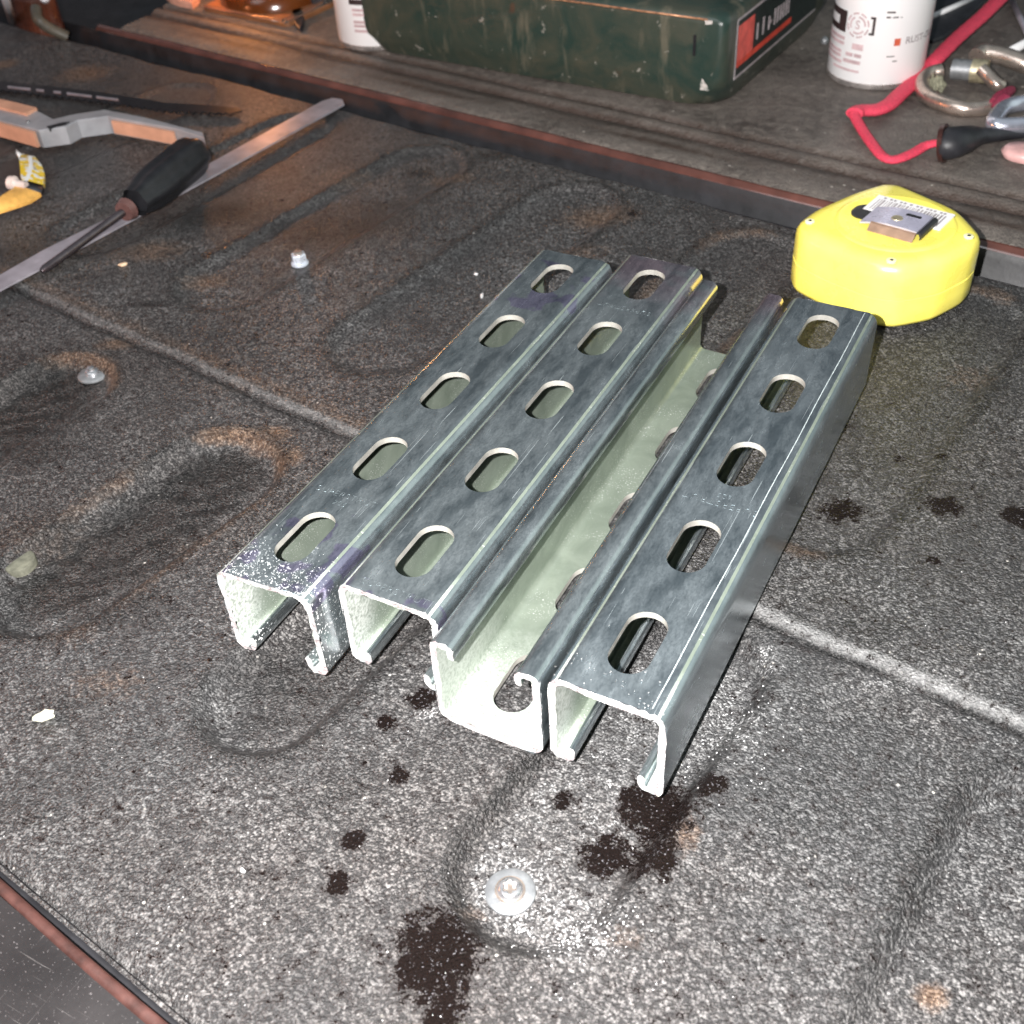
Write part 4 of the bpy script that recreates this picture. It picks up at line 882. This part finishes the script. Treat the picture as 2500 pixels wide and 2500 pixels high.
carabiner([(2300, 172, .008), (2268, 182, .006), (2250, 205, .005), (2262, 232, .005), (2300, 252, .005), (2350, 265, .005), (2400, 264, .005), (2432, 255, .006), (2450, 235, .008)], .0050, 'screw_link',
          'tarnished steel screw link ring with brass nut right of the spray can', M['tarn'], [(2325, 168, .012), (2410, 175, .013)])
carabiner([(2385, 140, .016), (2400, 130, .017), (2440, 135, .017), (2500, 155, .015), (2560, 170, .012)], .0062, 'curved_hook', 'orange tinted steel hook lying over the brass nut at the right edge', M['tarn'])
carabiner([(2395, 168, .018), (2412, 185, .015), (2432, 205, .012), (2446, 212, .010)], .0042, 'chain_link', 'small curved steel link between the hook and the maroon cord', M['tarn'])
carabiner([(2560, 255, .010), (2500, 252, .010), (2455, 262, .010), (2432, 285, .010), (2428, 303, .010), (2450, 308, .010), (2500, 306, .010), (2560, 300, .010)], .0052, 'snap_hook', 'shiny bluish aluminium carabiner at the right edge above the black handle', simple('polished_aluminium', (.66, .68, .78), .22, .8, .1))
pp = [Q(x, y, ZG + z) for x, y, z in ((2425, 250, .010), (2440, 232, .012), (2470, 220, .012), (2445, 240, .013), (2430, 262, .010), (2460, 236, .014))]; c = pp[0]
tag(MB().tube(curve([p - [c[0], c[1], 0] for p in pp], 6), .0028, 10).build('knotted_cord', M['maroon']), 'short maroon cord knotted around the steel links', 'cord').location = (c[0], c[1], 0)
gm = Q(2300, 190, ZG + .008); mb = MB()
for i in range(26):
    a = random.uniform(0, 6.28); d_ = abs(random.gauss(0, .006)); cx, cy = d_ * math.cos(a), d_ * math.sin(a) * .8; r_ = random.uniform(.0012, .003)
    mb.lathe([(r_ * .5, -.001), (r_, .001 + random.uniform(0, .004)), (r_ * .4, .003 + random.uniform(0, .006))], 6, (cx, cy), smooth=False)
o = mb.build('frayed_threads', M['grime']); o.location = (gm[0] - .002, gm[1], ZG + .001); tag(o, 'frayed greenish threads inside the tarnished link', 'threads')
def rod(a, b, r, name, label, mat, cat='rod'):
    c = (a + b) / 2; o = MB().tube([a - c, b - c], r, 12).build(name, mat); o.location = tuple(c); tag(o, label, cat)
rod(Q(2262, 48, ZG + .003), Q(2395, -12, ZG + .003), .0024, 'white_stick', 'thin white stick just behind the right hand spray can', M['white'])
rod(Q(2462, 128, ZG + .012), Q(2560, 75, ZG + .012), .0030, 'white_stick', 'white stick at the right edge above the steel hook', M['white'])
rod(Q(2465, -10, ZG + .003), Q(2515, 95, ZG + .003), .0022, 'grey_cord', 'thin pale grey cord at the top right corner', M['satin'], 'cord')
# dark shadow behind the right can, put in as a black sheet
pts = [Q(x, y, ZG)[:2] for x, y in ((2277, 130), (2420, -5), (2460, -60), (2300, -60), (2230, 60))]; c = np.mean(pts, 0)
o = MB().prism(chaikin([tuple(p - c) for p in pts], 2), 0, .003, .001).build('shadow_sheet', M['blackp']); o.location = (c[0], c[1], ZG); tag(o, 'flat black sheet for the shadow behind the right hand spray can', 'mat')
c = Q(2505, 372, ZG + .004); o = MB().lathe([(.004, 0), (.0098, .001), (.0112, .005), (.0095, .0085), (.003, .0095)], 28).build('pink_knob', M['pink'], sharp=60); o.location = (c[0], c[1], ZG); o.scale = (1.3, 1, .8)
tag(o, 'rounded pale pink plastic piece at the right edge below the black handle', 'plastic piece')
c = Q(2013, 102, ZG + .002); o = MB().lathe([(.001, 0), (.003, .001), (.003, .004), (.001, .006)], 12).build('foil_scrap', M['washer']); o.location = (c[0], c[1], ZG); tag(o, 'small pale scrap touching the right spray can from behind', 'scrap')

# ================================================================== clutter on the tailgate, left
def package():
    a = Q(488, 28, ZG); b = Q(700, 70, ZG); d = (b - a)[:2]; L = np.linalg.norm(d); d /= L; n = np.array([-d[1], d[0]])
    th = thing('marker_lamp', 'amber marker lamp in clear plastic glowing at the top left of the tailgate', 'lamp', (a[0], a[1], ZG), math.atan2(d[1], d[0]))
    MB().prism(rrect(.0, L, .002, .12, .006), 0, .004, .001).build('backing', simple('brown_card', (.20, .085, .035), .5, 0, .4, 60), th)
    MB().lathe([(.046, .004), (.045, .012), (.036, .020), (.018, .023), (.004, .024)], 48, (L * .42, .050)).build('amber_lens', M['amber'], th, 50)
    g = [np.array([L * .38, .046, .0245]), np.array([L * .50, .040, .0240]), np.array([L * .62, .034, .0225]), np.array([L * .69, .028, .0205]), np.array([L * .735, .021, .018])]
    MB().tube(curve(g, 6), .0030, 12).build('glowing_filament', M['glow'], th, 60)
    m = MB(); m.tube([(L * .985, .0, .006), (L * .985, .12, .006)], .002, 8); m.tube([(0, .001, .005), (L, .001, .005)], .0015, 8); m.build('blister_edge', M['clear'], th, 60)
    l = bpy.data.lights.new('lamp_glow', 'POINT'); l.energy = .32; l.color = (1, .36, .10); l.shadow_soft_size = .01
    lo = bpy.data.objects.new('lamp_glow', l); COL.objects.link(lo); lo.parent = th; lo.location = (L * .3, .02, .05)
package()
pts = [Q(x, y, ZG)[:2] for x, y in ((412, -30), (400, -5), (425, 14), (487, 26), (492, -40))]; c = np.mean(pts, 0)
o = MB().prism(chaikin([tuple(p - c) for p in pts], 1), 0, .006, .001).build('peach_block', simple('peach_card', (.50, .27, .20), .6)); o.location = (c[0], c[1], ZG); tag(o, 'pale peach coloured card left of the amber lamp', 'card')
pts = [Q(x, y, ZG)[:2] for x, y in ((708, 12), (716, 60), (735, 84), (745, 62), (742, 30), (722, 8))]; c = np.mean(pts, 0)
o = MB().prism(chaikin([tuple(p - c) for p in pts], 2), 0, .004, .001).build('black_wedge', M['blackp']); o.location = (c[0], c[1], ZG); tag(o, 'flat black wedge right of the amber lamp', 'strap')  # thin black wedge-shaped plate on the tailgate
pts = [Q(x, y, ZG)[:2] for x, y in ((705, -60), (715, 8), (740, 18), (770, 22), (812, 20), (840, -60))]; c = np.mean(pts, 0)
o = MB().prism(chaikin([tuple(p - c) for p in pts], 2), 0, .030, .004).build('black_bag', M['blackp']); o.location = (c[0], c[1], ZG); tag(o, 'black bag behind the amber lamp and left spray can', 'bag')
# hinge corner at the far left: red brown pillar, rubber seal, thin rod
def pillar():
    base = Q(75, 50, 0); th = thing('bed_pillar', 'dark red brown painted corner of the truck at the top left', 'corner post', (base[0], base[1], -.02))
    pts = [Q(x, y, 0)[:2] - base[:2] for x, y in ((20, 52), (80, 78), (125, 72), (165, 55), (110, 20), (95, -40), (25, -60))]
    MB().prism(chaikin([tuple(p) for p in pts], 2), 0, .05, .006).build('post', simple('dark_brown_paint', (.07, .022, .012), .3, 0, .5, 30, .2, coat=.5), th)
    q = [Q(x, y, z) - [base[0], base[1], -.02] for x, y, z in ((88, 22, .022), (92, 45, .018), (110, 62, .012), (135, 76, .006), (165, 90, .0))]
    MB().tube(curve(q, 6), .0048, 12).build('rubber_seal', simple('olive_rubber', (.07, .065, .05), .5), th, 60)
pillar()
rod(Q(8, -20, .05), Q(30, 52, .004), .0034, 'steel_rod', 'thin grey steel rod leaning in the top left corner', M['grey'])
rod(Q(108, -10, .03), Q(110, 12, .010), .0045, 'steel_pin', 'short grey steel pin beside the dark brown corner post', M['grey'], 'pin')
pts = [bed(-1400 * mm, 398 * mm), bed(-700 * mm, 398 * mm), bed(-700 * mm, 900 * mm), bed(-1400 * mm, 900 * mm)]
o = MB().add([(x, y, -.026) for x, y, _ in pts], [(0, 1, 2, 3)]).build('ground', M['gap']); tag(o, kind='structure')
o = MB().add([(-3, -3, -.6), (3, -3, -.6), (3, 5, -.6), (-3, 5, -.6)], [(0, 1, 2, 3)]).build('pavement', simple('dark_asphalt', (.04, .04, .042), .8, 0, .4, 60)); tag(o, kind='structure')
